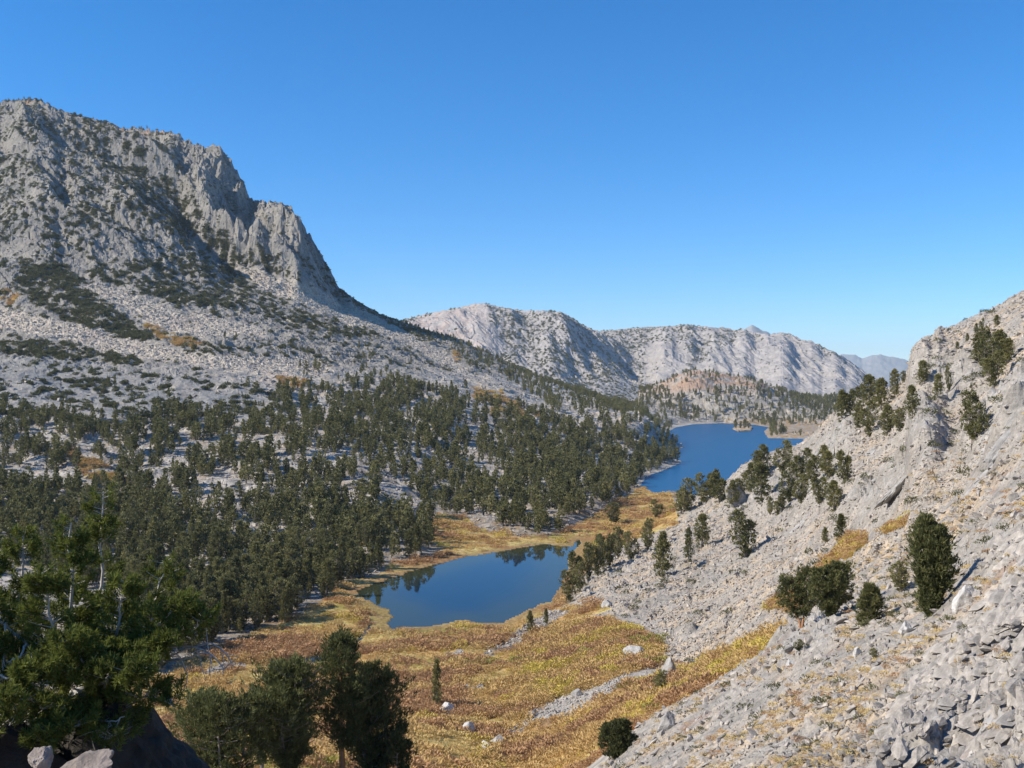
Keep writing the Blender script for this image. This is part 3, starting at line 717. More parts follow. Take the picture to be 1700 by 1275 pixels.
# unit forms (height 1) at three levels of detail
FAR = [make_pine('p', 100 + i, 1.0, [.15, .21, .17, .22, .14, .19][i], ['column', 'dome', 'column', 'dome', 'cone', 'column'][i], 90, 2, 3, .09, .042, [1, 2, 1, 3, 1, 2][i]) for i in range(6)]
MID = [make_pine('p', 200 + i, 1.0, [.17, .23, .19, .26, .16, .21][i], ['column', 'dome', 'column', 'dome', 'cone', 'column'][i], 230, 2, 9, .05, .018, [1, 2, 1, 3, 1, 2][i], .06) for i in range(6)]

def hull_rock(seed, n=16, sq=(1, .8, .6)):
    import bmesh
    r = np.random.RandomState(seed)
    p = unit(r.normal(size=(n, 3))) * r.uniform(.75, 1.0, (n, 1)) * np.array(sq) * .5
    bm = bmesh.new()
    for q in p: bm.verts.new(q)
    g = bmesh.ops.convex_hull(bm, input=bm.verts)
    bmesh.ops.delete(bm, geom=[v for v in bm.verts if not v.link_faces], context='VERTS')
    me = bpy.data.meshes.new('stone'); bm.to_mesh(me); bm.free()
    return me
def rock_mat(name, a, b_, s):
    m, nt, b = new_mat(name); L = nt.links.new
    oi = N(nt, 'ShaderNodeObjectInfo'); tc = N(nt, 'ShaderNodeTexCoord')
    mx = N(nt, 'ShaderNodeMix', data_type='RGBA'); mx.inputs[6].default_value = (*a, 1); mx.inputs[7].default_value = (*b_, 1); L(oi.outputs['Random'], mx.inputs[0])
    no = N(nt, 'ShaderNodeTexNoise', Scale=s, Detail=6.0, Roughness=.65); L(tc.outputs['Object'], no.inputs['Vector'])
    mr = N(nt, 'ShaderNodeMapRange'); mr.inputs[1].default_value = .3; mr.inputs[2].default_value = .7; mr.inputs[3].default_value = .68; mr.inputs[4].default_value = 1.15; L(no.outputs['Fac'], mr.inputs[0])
    m2 = N(nt, 'ShaderNodeMix', data_type='RGBA', blend_type='MULTIPLY'); m2.inputs[0].default_value = 1; L(mx.outputs[2], m2.inputs[6]); L(mr.outputs[0], m2.inputs[7])
    n2_ = N(nt, 'ShaderNodeTexNoise', Scale=s * .28, Detail=3.0); L(tc.outputs['Object'], n2_.inputs['Vector'])
    r2 = N(nt, 'ShaderNodeMapRange'); r2.inputs[1].default_value = .35; r2.inputs[2].default_value = .65; r2.inputs[3].default_value = .8; r2.inputs[4].default_value = 1.1; L(n2_.outputs['Fac'], r2.inputs[0])
    m3 = N(nt, 'ShaderNodeMix', data_type='RGBA', blend_type='MULTIPLY'); m3.inputs[0].default_value = 1; L(m2.outputs[2], m3.inputs[6]); L(r2.outputs[0], m3.inputs[7])
    L(m3.outputs[2], b.inputs['Base Color']); b.inputs['Roughness'].default_value = .9; b.inputs['Specular IOR Level'].default_value = .2
    bp = N(nt, 'ShaderNodeBump', Strength=.9, Distance=.35 / s); L(no.outputs['Fac'], bp.inputs['Height']); L(bp.outputs[0], b.inputs['Normal'])
    return m
M_stone = rock_mat('scree_stone', (.32, .295, .265), (.52, .465, .395), 6.0)
STONES = [hull_rock(300 + i, 13 + i, [(1, .8, .6), (1, .6, .35), (1, .9, .45), (.9, .7, .7), (1, .45, .35), (1, .75, .3)][i]) for i in range(6)]
for q in STONES: q.materials.append(M_stone)

# ---- uncounted growth and stones: one object each, instanced over scattered points
def scatter(name, protos, pts, scl, rot, idx, label, cat):
    hid = bpy.data.collections.new(name + '_forms')
    for i, ms in enumerate(protos):
        for_o = bpy.data.objects.new('form_%02d' % i, ms); hid.objects.link(for_o)
    me = bpy.data.meshes.new(name); me.vertices.add(len(pts)); me.vertices.foreach_set('co', np.asarray(pts, np.float32).ravel())
    for nm, ty, dat, key in (('scl', 'FLOAT_VECTOR', scl, 'vector'), ('rot', 'FLOAT_VECTOR', rot, 'vector'), ('pick', 'INT', idx, 'value')):
        a = me.attributes.new(nm, ty, 'POINT'); a.data.foreach_set(key, np.asarray(dat, np.int32 if ty == 'INT' else np.float32).ravel())
    o = link(name, me)
    g = bpy.data.node_groups.new(name, 'GeometryNodeTree')
    g.interface.new_socket('Geometry', in_out='INPUT', socket_type='NodeSocketGeometry'); g.interface.new_socket('Geometry', in_out='OUTPUT', socket_type='NodeSocketGeometry')
    gi, go = g.nodes.new('NodeGroupInput'), g.nodes.new('NodeGroupOutput')
    ip = g.nodes.new('GeometryNodeInstanceOnPoints'); ci = g.nodes.new('GeometryNodeCollectionInfo')
    ci.inputs['Collection'].default_value = hid; ci.inputs['Separate Children'].default_value = True; ci.inputs['Reset Children'].default_value = True
    def na(nm, ty):
        q = g.nodes.new('GeometryNodeInputNamedAttribute'); q.data_type = ty; q.inputs['Name'].default_value = nm; return q.outputs['Attribute']
    L = g.links.new
    L(gi.outputs[0], ip.inputs['Points']); L(ci.outputs[0], ip.inputs['Instance']); ip.inputs['Pick Instance'].default_value = True
    L(na('pick', 'INT'), ip.inputs['Instance Index']); L(na('scl', 'FLOAT_VECTOR'), ip.inputs['Scale'])
    er = g.nodes.new('FunctionNodeEulerToRotation'); L(na('rot', 'FLOAT_VECTOR'), er.inputs[0]); L(er.outputs[0], ip.inputs['Rotation'])
    L(ip.outputs[0], go.inputs[0])
    md = o.modifiers.new('scatter', 'NODES'); md.node_group = g
    return tag(o, label, cat, None, 'stuff')
VIS = np.zeros((NR, NA)); VIS[1:] = np.maximum(0, TF[1:] - TMAX[:-1])
_dA = np.gradient(AZ); VIS *= _dA[None] * (np.abs(A2) < math.radians(29))
WAREA = R2 * np.gradient(RR)[:, None] * _dA[None]
def sample(mask, n, mix=.25):
    """n ground points inside the mask, mostly where the photograph's viewpoint sees the most of it"""
    a = VIS * mask; b = WAREA * mask * (np.abs(A2) < math.radians(33))
    p = (1 - mix) * a / a.sum() + mix * b / b.sum()
    c = np.cumsum(p.ravel()); k = np.searchsorted(c, rng.rand(n) * c[-1])
    i, j = np.unravel_index(np.clip(k, 0, NR * NA - 1), (NR, NA))
    r = RR[i] + (rng.rand(n) - .5) * np.gradient(RR)[i]; az = AZ[j] + (rng.rand(n) - .5) * _dA[j]
    x, y = r * np.sin(az), r * np.cos(az)
    return x, y, ground(x, y), r

# scree and broken stones
def stones(name, mask, n, smin, smax, pmin, pmax, label, flat=1.0, mix=.2):
    x, y, z, r = sample(mask, n, mix)
    px = pmin * (pmax / pmin) ** (rng.rand(n) ** 2.2)
    s = np.clip(px * r / FPX, smin, smax) * rng.uniform(.7, 1.3, n)
    sc_ = np.stack([s, s * rng.uniform(.8, 1.1, n), s * rng.uniform(.7, 1.1, n) * flat], 1)
    rot = np.stack([rng.normal(0, .45, n), rng.normal(0, .45, n), rng.uniform(0, 6.28, n)], 1)
    return scatter(name, STONES, np.stack([x, y, z + s * .08], 1), sc_, rot, rng.randint(0, 6, n), label, 'stones')
tong = np.zeros_like(meadow)
for t in TONGUES: tong = np.maximum(tong, zone(t, 95, 400))
stones('meadow_stones', tong, 2600, .25, 1.8, 2.2, 12, 'pale stones in strips through the orange meadow')
wet = np.zeros((NR, NA), bool)
for Lk in LAKES: wet |= inpoly(X, Y, np.array(Lk))
dry = (~wet).astype(np.float32)
hs = hill * (1 - meadow) * (1 - patch) * dry
stones('scree', hs * (1 - .75 * outc) * (R2 > 7) * (R2 < 130) * (.25 + sstep(-.3, .3, n2 + .5 * n1)), 26000, .03, 1.1, 2.5, 26, 'loose grey and tan scree stones on the near hillside')
stones('scree', hs * (1 - .75 * outc) * (R2 >= 130) * (R2 < 620) * (.35 + sstep(-.3, .3, n2 + .5 * n1)), 26000, .3, 2.4, 2.2, 11, 'pale boulder scree spreading down to the near lake')
stones('boulder_field', forest * (1 - .8 * slabz) * (1 - meadow) * dry * (R2 < 1200) * (.2 + sstep(-.2, .4, n1 + n2)), 16000, .5, 4.5, 2.2, 13, 'pale boulders scattered between the forest pines')
stones('talus', mount * (1 - .9 * slabz) * (.15 + talus), 22000, .8, 5.5, 1.6, 6, 'pale talus stones below the mountain cliffs')

# ------------------------------------------------------------------ willow and sedge of the meadow
def bush_form(seed, n, ll, lw, mat, h=.55, up=.6):
    r = np.random.RandomState(seed)
    p = unit(r.normal(size=(n, 3))); p[:, 2] = np.abs(p[:, 2]); p *= r.uniform(.55, 1, (n, 1)) ** .5 * np.array([.5, .5, h]) * (1 + .25 * np.sin(p[:, :1] * 5 + seed))
    V, F = leaves(p, p * 1.2 + [0, 0, up] + r.normal(0, .35, (n, 3)), ll * r.uniform(.6, 1.3, n), lw * r.uniform(.7, 1.3, n), r)
    t = np.repeat(r.rand(n), 4)
    return quads('bush', V, F, [mat], None, np.stack([t] * 3, 1))
W_COL = [((.43, .285, .12), (.55, .39, .165)), ((.36, .215, .11), (.46, .285, .145)), ((.42, .325, .075), (.55, .44, .11)), ((.24, .225, .06), (.35, .32, .085)), ((.50, .37, .155), (.62, .48, .22))]
M_W = [foliage_mat('autumn_willow', [1.18 * q for q in a], [1.18 * q for q in b_], .2) for a, b_ in W_COL]
WB = [bush_form(400 + 2 * i + v, 230, .13, .055, M_W[i], [.5, .38][v]) for i in range(5) for v in (0, 1)]
gr = meadow * dry * (R2 < 720) * (rim < .5)
x, y, z, r = sample(gr * (.3 + (yel > .3) + sstep(.0, .25, m2) + .4 * sstep(.1, .3, m1)), 19000, .2)
mv = gsample(mc.reshape(NR, NA, 3), x, y)
sq = np.array([[.36, .215, .07], [.27, .14, .06], [.37, .265, .04], [.16, .155, .04], [.44, .315, .125]])
ix = np.argmin(((mv[:, None] - sq[None]) ** 2).sum(2) + rng.rand(len(x), 5) * .0025, 1)
s_ = np.clip(rng.gamma(3, .62, len(x)), .7, 4.2) * np.where(ix == 4, .55, 1) * np.interp(r, [95, 200, 700], [.8, 1, 1.5])
scatter('willow_thicket', WB, np.stack([x, y, z - .05 * s_], 1), np.stack([s_ * 1.3, s_ * 1.1, s_ * rng.uniform(.6, 1.0, len(x))], 1), np.stack([0 * x, 0 * x, rng.uniform(0, 6.28, len(x))], 1), ix * 2 + rng.randint(0, 2, len(x)), 'low orange, yellow and olive willow bushes on the meadow', 'willow bushes')
x, y, z, r = sample(patch * (R2 > 90), 2600, .3)
ix = rng.choice([0, 1, 2], len(x), p=[.5, .3, .2]); s_ = np.clip(rng.gamma(3, .5, len(x)), .6, 3.5) * np.interp(r, [100, 200, 600], [.5, .7, 1.6])
scatter('willow_thicket', WB, np.stack([x, y, z], 1), np.stack([s_ * 1.4, s_ * 1.2, s_ * .7], 1), np.stack([0 * x, 0 * x, rng.uniform(0, 6.28, len(x))], 1), ix * 2, 'small orange willow patches among the rocks', 'willow bushes')
x, y, z, r = sample(hs * (R2 > 9) * (R2 < 160) * (.15 + sand), 1500, .2)
s_ = np.clip(rng.uniform(5, 22, len(x)) * r / FPX, .08, .7)
scatter('dry_grass', [WB[8], WB[0], WB[3], bush_form(470, 90, .3, .08, M_scrub, .6)], np.stack([x, y, z], 1), np.stack([s_ * 1.3, s_ * 1.2, s_ * .7], 1), np.stack([0 * x, 0 * x, rng.uniform(0, 6.28, len(x))], 1), rng.choice(4, len(x), p=[.42, .26, .18, .14]), 'dry ochre grass tufts and small shrubs on the scree', 'grass')
x, y, z, r = sample(hs * (R2 > 60) * (R2 < 420), 170, .3)
s_ = np.clip(rng.uniform(6, 22, len(x)) * r / FPX, .4, 2.2)
scatter('hillside_shrubs', [bush_form(480 + v, 160, .22, .07, M_scrub, .6) for v in range(3)], np.stack([x, y, z], 1), np.stack([s_ * 1.2, s_ * 1.1, s_ * .8], 1), np.stack([0 * x, 0 * x, rng.uniform(0, 6.28, len(x))], 1), rng.randint(0, 3, len(x)), 'small dark shrubs dotted over the sunlit hillside', 'shrubs')
# broken bedrock plates low on the near hillside, lying with the slope
x, y, z, r = sample(hs * outc ** 2 * (R2 > 7) * (R2 < 60) * (.15 + sstep(-.1, .4, n2 + n3)), 1700, .2)
n_ = len(x); s_ = np.clip((9 + 48 * rng.rand(n_) ** 1.8) * r / FPX, .1, 1.2)
scatter('broken_slabs', [STONES[q] for q in (1, 2, 4, 5)], np.stack([x, y, z - .02 * s_], 1), np.stack([s_ * 1.3, s_, s_ * rng.uniform(.5, 1.0, n_)], 1), np.stack([rng.normal(.1, .2, n_), rng.normal(-.45, .2, n_), rng.normal(.5, .35, n_)], 1), rng.randint(0, 4, n_), 'fractured grey bedrock plates at the foot of the hillside', 'stones')
# ------------------------------------------------------------------ dark scrub pines on the mountains
SB = [bush_form(440 + v, 70, .34, .16, M_scrub, [.5, .4, .75, .6][v]) for v in range(4)]
x, y, z, r = sample(np.maximum(mount, slabz) * scrub_on, 26000, .25)
s_ = 1.3 + 2.6 * rng.rand(len(x)) ** 2
scatter('mountain_scrub', SB, np.stack([x, y, z - .1 * s_], 1), np.stack([s_ * 1.3, s_ * 1.1, s_ * rng.uniform(.6, 1.15, len(x))], 1), np.stack([0 * x, 0 * x, rng.uniform(0, 6.28, len(x))], 1), rng.randint(0, 4, len(x)), 'dark green scrub pine bands on the big mountain', 'scrub')
x, y, z, r = sample(farm * fscrub * (R2 < 4400), 7000, .3)
s_ = rng.uniform(2.5, 6.5, len(x))
scatter('mountain_scrub', SB, np.stack([x, y, z - .15 * s_], 1), np.stack([s_, s_, s_ * rng.uniform(.8, 1.2, len(x))], 1), np.stack([0 * x, 0 * x, rng.uniform(0, 6.28, len(x))], 1), rng.randint(0, 4, len(x)), 'speckle of dark scrub on the far granite range', 'scrub')

# ------------------------------------------------------------------ pines
# those that stand out in the photograph: foot column, foot row, top row, width (photo pixels), least distance, form, label
FORM = {'c': 0, 'd': 1, 'k': 4, 'w': 3, 't': 2, 'v': 5}
OUTCROP = 'dark pines among the outcrops of the sunlit hillside'
SHORE = 'pines along the scree edge beside the near lake'
SKYL = 'pines along the crest of the sunlit hillside'
SOLO = [
 (1100, 960, 890, 40, 150, 'k', 'single dark conical pine on open scree with a black shadow'), (1238, 925, 848, 52, 120, 'd', 'dark twin topped pine at the upper edge of the scree'),
 (1165, 912, 856, 30, 150, 't', 'slim pale pine just left of the twin topped pine'), (1142, 938, 884, 18, 150, 'c', 'thin dead looking pine standing on the scree'),
 (1090, 862, 830, 26, 350, 'd', 'lone round pine on the ochre flat between the lakes'), (1020, 870, 834, 44, 350, 'w', 'wide bushy pine at the forest edge by the inlet'),
 (725, 1176, 1096, 24, 150, 'k', 'slim spire shaped young pine alone in the orange meadow'), (880, 1052, 1016, 18, 150, 'k', 'small dark conical pine on the stony strip by the lake'),
 (907, 1037, 1012, 12, 150, 'k', 'tiny pine right of the small conical one by the lake'), (1615, 745, 662, 60, 70, 'w', 'dark bushy pine wedged against the smooth grey slab'),
 (1395, 902, 858, 30, 90, 'k', 'young pointed pine at the top of the yellow willow strip'), (1370, 905, 880, 24, 90, 'k', 'shorter young pine left of the pointed one by the willow strip'),
 (1495, 985, 935, 50, 50, 'w', 'low pine bush behind the tall hillside pine'), (1096, 1152, 1112, 34, 100, 'w', 'grey green pine bush by boulders at the meadow edge'),
 (1325, 1092, 1074, 22, 40, 'w', 'tiny green shrub on sandy ground below the rounded slab'), (1452, 1094, 1076, 24, 30, 'w', 'tiny green shrub beside a white stone on the sandy slope'),
]
for q, px in enumerate((1222, 1229, 1236, 1243)): SOLO.append((px, 710, 696 + q % 2 * 3, 8, 1450, 'cdcw'[q], 'tiny pines on the islet in the far lake'))
for px, py in ((945, 1000), (962, 985), (978, 962), (1000, 945), (1012, 940), (1026, 925), (1047, 930), (1076, 915), (990, 955), (955, 970)): SOLO.append((px, py, py - rng.randint(45, 64), 32, 230, rng.choice(list('cdvw')), SHORE))
for px, py, tp, w_ in ((1140, 848, 796, 44), (1168, 838, 788, 34), (1195, 834, 788, 40), (1213, 842, 798, 40), (1182, 828, 784, 30), (1130, 855, 815, 34), (1268, 796, 742, 46), (1300, 792, 738, 36), (1265, 838, 780, 36), (1310, 835, 772, 40), (1332, 805, 752, 36), (1352, 805, 758, 34), (1376, 795, 742, 40), (1402, 805, 752, 32), (1386, 848, 800, 38), (1290, 855, 826, 20), (1278, 862, 832, 18), (1300, 848, 822, 18), (1246, 812, 770, 28), (1330, 838, 790, 30), (1230, 830, 790, 26), (1360, 835, 795, 30)): SOLO.append((px, py, tp, w_, 180, rng.choice(list('cdvwd')), OUTCROP))
for px, py, tp, w_ in ((1412, 690, 650, 26), (1396, 700, 652, 24), (1442, 672, 624, 36), (1462, 682, 630, 30), (1486, 664, 618, 20), (1442, 724, 668, 34), (1472, 720, 674, 44), (1494, 718, 680, 36), (1514, 694, 642, 26), (1530, 642, 604, 24), (1575, 652, 612, 12), (1556, 664, 626, 20), (1640, 624, 545, 46), (1658, 614, 553, 36), (1626, 602, 553, 34), (1672, 604, 563, 34), (1648, 640, 585, 40), (1630, 549, 528, 9), (1620, 556, 537, 9), (1655, 542, 524, 20), (1605, 570, 556, 10), (1590, 580, 568, 9), (1428, 664, 640, 20), (1500, 636, 616, 16), (1422, 712, 668, 26)): SOLO.append((px, py, tp, w_, 150, rng.choice(list('cdvwt')), SKYL))
N_IND = 0
for px, py, tp, w_, rm, fo, lab in SOLO:
    x, y, z = hit(px, py, rm, 520 if rm < 1000 else 1e9)
    h = (py - tp) / FPX * y * 1.04; wd = w_ / FPX * y
    f = FORM[fo]; nat = [.17, .23, .19, .26, .16, .21][f] * 2
    q = np.clip(.78 * wd / h / nat, .5, 1.5)
    place_pine(MID[f], (x, y, z - .02 * h), rng.uniform(0, 6.28), (h * q, h * q, h), lab, lab if lab in (OUTCROP, SHORE, SKYL) or 'islet' in lab else None); N_IND += 1

# the larger pines near the eye, each modelled on its own
def big_pine(px, py, tp, w_, R, seed, form, nb, nt_, nl, ll, lw, leaders, label, base=.14, bark=None, clump=.85, needle=None):
    if R is None: x, y, z = hit(px, py, 40, 120)
    else:
        y = R; x = (px - 850) / FPX * R; z = float(ground(x, y)[0])
    h = EYE + (HZ - tp) / FPX * y - z
    m = make_pine('p', seed, h, w_ / FPX * y * .40, form, nb, nt_, nl, ll / h, lw / h, leaders, base, bark, needle or (M_dark_needle if R else M_mid_needle), clump)
    place_pine(m, (x, y, z), 0, (1, 1, 1), label)
big_pine(1542, 1022, 862, 80, None, 501, 'dome', 900, 2, 15, .26, .06, 2, 'tall dense dark pine by the trail with its shadow to the right', .03, None, .95)
big_pine(1330, 1045, 946, 84, None, 502, 'dome', 420, 2, 15, .26, .06, 2, 'open leaning pine, left one of the pair above the rounded slab', .2, M_orange_bark)
big_pine(1378, 1022, 936, 82, None, 503, 'dome', 620, 2, 15, .26, .06, 3, 'dense round pine, right one of the pair above the rounded slab', .05)
big_pine(1436, 1040, 968, 62, None, 504, 'bush', 300, 2, 14, .24, .05, 3, 'shrubby grey green pine between the pair and the tall pine', .03)
big_pine(1024, 1258, 1194, 66, None, 505, 'bush', 520, 2, 14, .38, .09, 3, 'dark compact pine bush at the bottom edge of the meadow', .03)
big_pine(482, 1320, 1090, 150, 84, 506, 'dome', 900, 2, 16, .42, .085, 4, 'tall round crowned pine, second from the dark boulder', .10)
big_pine(572, 1320, 1055, 96, 86, 507, 'dome', 420, 2, 16, .40, .085, 1, 'tallest near pine with tufted top and orange trunk', .24, M_orange_bark, .9)
big_pine(630, 1320, 1112, 136, 88, 508, 'dome', 820, 2, 16, .42, .085, 4, 'darkest broad pine at the right end of the near cluster', .12)
big_pine(372, 1330, 1150, 170, 80, 509, 'dome', 820, 2, 16, .42, .085, 4, 'broad lower pine directly right of the dark boulder', .08)
big_pine(436, 1330, 1140, 70, 90, 510, 'dome', 300, 2, 16, .42, .085, 2, 'narrow pine squeezed between the two left pines of the near cluster', .12)
big_pine(668, 1320, 1200, 50, 86, 511, 'bush', 200, 2, 14, .42, .085, 2, 'low pine at the foot of the darkest broad pine', .05)

# the forest: points by density, the biggest in view as trees of their own, the rest as one mass
dens = np.zeros((NR, NA), np.float32); wx *= 1.6; wy *= 1.6
for poly, a, b, v in (([(-200, 655), (60, 688), (230, 692), (300, 668), (420, 690), (480, 640), (560, 636), (640, 622), (700, 640), (760, 655), (850, 680), (950, 682), (1050, 672), (1112, 690), (1122, 722), (1132, 762), (1068, 800), (1052, 830), (1000, 852), (955, 872), (900, 888), (830, 886), (770, 862), (725, 850), (738, 905), (640, 948), (572, 975), (520, 1002), (460, 1040), (380, 1066), (290, 1112), (-200, 1150)], 215, 1900, .60),
                      ([(-200, 805), (300, 815), (560, 845), (720, 860), (738, 905), (640, 948), (572, 975), (520, 1002), (460, 1040), (380, 1066), (290, 1112), (-200, 1150)], 215, 600, 1.0),
                      ([(760, 790), (900, 760), (1060, 740), (1100, 770), (1060, 810), (1000, 852), (955, 872), (900, 888), (830, 886), (780, 862)], 450, 1000, .72),
                      ([(640, 524), (730, 545), (870, 610), (1000, 655), (1060, 672), (1050, 690), (940, 690), (860, 650), (760, 592), (690, 556)], 1000, 1900, .7),
                      ([(490, 585), (560, 560), (620, 575), (700, 610), (780, 650), (760, 680), (640, 640), (500, 620)], 700, 1500, .28),
                      ([(130, 640), (420, 620), (480, 690), (300, 690)], 650, 900, .08), ([(210, 470), (260, 455), (290, 490), (240, 500)], 900, 1500, .4), ([(300, 530), (440, 560), (480, 590), (330, 570)], 850, 1300, .22)):
    dens = np.maximum(dens, zone(poly, a, b) * v)
dens = np.maximum(dens, dome * np.where(PY > 648, 1.0, .7)); dens = np.maximum(dens, sstep(1700, 1780, R2) * (R2 < 2600) * (PX > 1300) * .9)
dens = np.maximum(dens, (R2 > 1280) * (R2 < 1900) * (PX > 1195) * .6)
dens *= (1 - meadow) * (1 - patch) * dry * (Z > .3) * (1 - hill)
clear = 1.15 * fbm(X / 42, Y / 30, 3, 140) + .6 * fbm(X / 14, Y / 12, 2, 144)
fine_d = dens * sstep(.30, -.12, clear + (.62 - dens) * .5)
M0 = 31000
az0 = rng.uniform(-math.radians(33), math.radians(33), M0); r0 = np.sqrt(rng.uniform(300 ** 2, 2500 ** 2, M0)); keep0 = rng.rand(M0) < np.where(r0 < 900, 1, .8)
r1 = np.sqrt(rng.uniform(215 ** 2, 950 ** 2, M0 // 2)); az1 = rng.uniform(-math.radians(33), math.radians(12), M0 // 2)
az0, r0 = np.concatenate([az0, az1]), np.concatenate([r0, r1])
x, y = r0 * np.sin(az0), r0 * np.cos(az0)
k = rng.rand(len(x)) < gsample(fine_d, x, y); x, y = x[k], y[k]
cell = np.round(x / 3.0).astype(int) * 100003 + np.round(y / 3.0).astype(int)
_, u = np.unique(cell, return_index=True); x, y = x[u], y[u]
z = ground(x, y); r = np.hypot(x, y)
h = rng.uniform(5.2, 12.6, len(x)) * np.where(rng.rand(len(x)) < .2, .6, 1) * np.interp(z, [0, 45, 90, 200], [1.05, 1, .75, .5]) * np.interp(r, [300, 1700], [.95, 1.1])
tmax_here = gsample(TMAX, x, y); seen = (EYE * 0 + (z + h - EYE) / r > tmax_here + .0015) & (np.abs(np.arctan2(x, y)) < math.radians(27.3))
print('forest pines', len(x), 'seen', int(seen.sum()))
order = np.argsort(-(h / r) * seen)
N_BIG = 299 - N_IND - 12
ind, rest = order[:N_BIG], order[N_BIG:]
for q in ind:
    left = x[q] / y[q] < (520 - 850) / FPX
    lab = ('dark pine in the dense wood on the far side of the lower meadow' if left else 'dark pine in the wood behind the near lake shore')
    grp = 'pines of the wood beyond the lower meadow' if left else 'pines of the wood behind the near lake'
    f = rng.randint(0, 6); w_ = rng.uniform(.85, 1.25)
    place_pine(MID[f] if r[q] < 420 else FAR[f], (x[q], y[q], z[q] - .2), rng.uniform(0, 6.28), (h[q] * w_, h[q] * w_, h[q]), lab, grp)
def joined(ms):
    (t, c) = ms
    me = bpy.data.meshes.new('pine'); import bmesh
    V = np.concatenate([np.array([v.co for v in t.vertices]), np.array([v.co for v in c.vertices])])
    F = [list(p.vertices) for p in t.polygons] + [[i + len(t.vertices) for i in p.vertices] for p in c.polygons]
    ct_ = np.zeros((len(c.vertices), 4), np.float32); c.attributes['tone'].data.foreach_get('color', ct_.reshape(-1)[:] if False else (b_ := np.zeros(len(c.vertices) * 4, np.float32))); ct_ = b_.reshape(-1, 4)
    cols = np.concatenate([np.full((len(t.vertices), 3), .5), ct_[:, :3]])
    return mesh_np('pine', V, np.concatenate([np.array(f) for f in F]), [len(f) for f in F], [M_bark, M_needle], None, [0] * len(t.polygons) + [1] * len(c.polygons), cols)
FJ = [joined(m) for m in FAR]
nr = len(rest); w_ = rng.uniform(.85, 1.3, nr) * h[rest]
scatter('pine_forest', FJ, np.stack([x[rest], y[rest], z[rest] - .25], 1), np.stack([w_, w_, h[rest]], 1), np.stack([rng.normal(0, .03, nr), rng.normal(0, .03, nr), rng.uniform(0, 6.28, nr)], 1), rng.randint(0, 6, nr), 'mass of dark pines covering the valley beyond the lakes', 'pine forest')

# ------------------------------------------------------------------ big single rocks
def fbm3(p, f, s, o=4):
    return (fbm(p[:, 0] * f, p[:, 1] * f, o, s) + fbm(p[:, 1] * f + 7, p[:, 2] * f, o, s + 9) + fbm(p[:, 2] * f, p[:, 0] * f + 3, o, s + 17)) * .58
def rock_mesh(name, seed, size, mat, sub=5, planes=22, rough=.10):
    import bmesh
    bm = bmesh.new(); bmesh.ops.create_icosphere(bm, subdivisions=sub, radius=1)
    d = np.array([v.co for v in bm.verts]); F = np.array([[v.index for v in f.verts] for f in bm.faces]); bm.free()
    r = np.random.RandomState(seed); n = unit(r.normal(size=(planes, 3))); k = r.uniform(.62, 1.0, planes)
    dot = d @ n.T
    rad = np.where(dot > .05, k[None] / np.maximum(dot, .05), 9).min(1)
    p = d * np.minimum(rad, 1.25)[:, None]
    p = p * (1 + rough * fbm3(d * 1.0, 2.2, seed, 5) - .5 * rough * np.abs(fbm3(d, 5.0, seed + 31, 3)))[:, None]
    p = p * np.array(size) * .5
    return mesh_np(name, p, F.reshape(-1), np.full(len(F), 3), [mat])
def outcrop_mesh(name, seed, size, mat, n=11, sub=3, lean=.6, grad=(0, 0)):
    import bmesh
    bm = bmesh.new(); bmesh.ops.create_icosphere(bm, subdivisions=sub, radius=1)
    d = np.array([v.co for v in bm.verts]); F = np.array([[v.index for v in f.verts] for f in bm.faces]); bm.free()
    r = np.random.RandomState(seed); parts = []
    ca_ = r.uniform(-.5, .5)
    for i in range(n):
        nn = unit(r.normal(size=(15, 3))); k = r.uniform(.6, 1.0, 15); dot = d @ nn.T
        p = d * np.minimum(np.where(dot > .05, k[None] / np.maximum(dot, .05), 9).min(1), 1.25)[:, None]
        p = p * (1 + .10 * fbm3(d, 2.4, seed + i, 4))[:, None]
        q = r.uniform(.28, .55) * (1.35 if i == 0 else 1)
        p = p * np.array([q * r.uniform(1.0, 1.5), q * r.uniform(.7, 1.1), q * r.uniform(.35, .6)])
        a, b_ = -lean * .5 + r.normal(0, .16), ca_ + r.normal(0, .25)
        p = np.stack([p[:, 0] * math.cos(a) + p[:, 2] * math.sin(a), p[:, 1], -p[:, 0] * math.sin(a) + p[:, 2] * math.cos(a)], 1)
        p = np.stack([p[:, 0] * math.cos(b_) - p[:, 1] * math.sin(b_), p[:, 0] * math.sin(b_) + p[:, 1] * math.cos(b_), p[:, 2]], 1)
        c = r.normal(0, .30, 3) * np.array([1, 1, .4]); c[2] += .12 - .45 * np.hypot(c[0], c[1])
        parts.append((p + c, F))
    V, F = join(parts)
    V = V * np.array(size) * .62
    V[:, 2] += np.clip(grad[0], -.8, .8) * V[:, 0] + np.clip(grad[1], -.8, .8) * V[:, 1]
    return mesh_np(name, V, F.reshape(-1), np.full(len(F), 3), [mat])
M_slab = rock_mat('grey_slab', (.37, .355, .335), (.43, .405, .37), 1.3)
M_white = rock_mat('white_boulder', (.56, .54, .50), (.62, .60, .56), 3.0)
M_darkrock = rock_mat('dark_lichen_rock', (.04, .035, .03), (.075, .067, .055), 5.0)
M_pale2 = rock_mat('part_shaded_rock', (.27, .225, .19), (.33, .28, .24), 7.0)  # pale rock, its colour darkened to carry partial shade
M_pale = rock_mat('pale_pink_rock', (.42, .36, .31), (.48, .42, .37), 5.0)
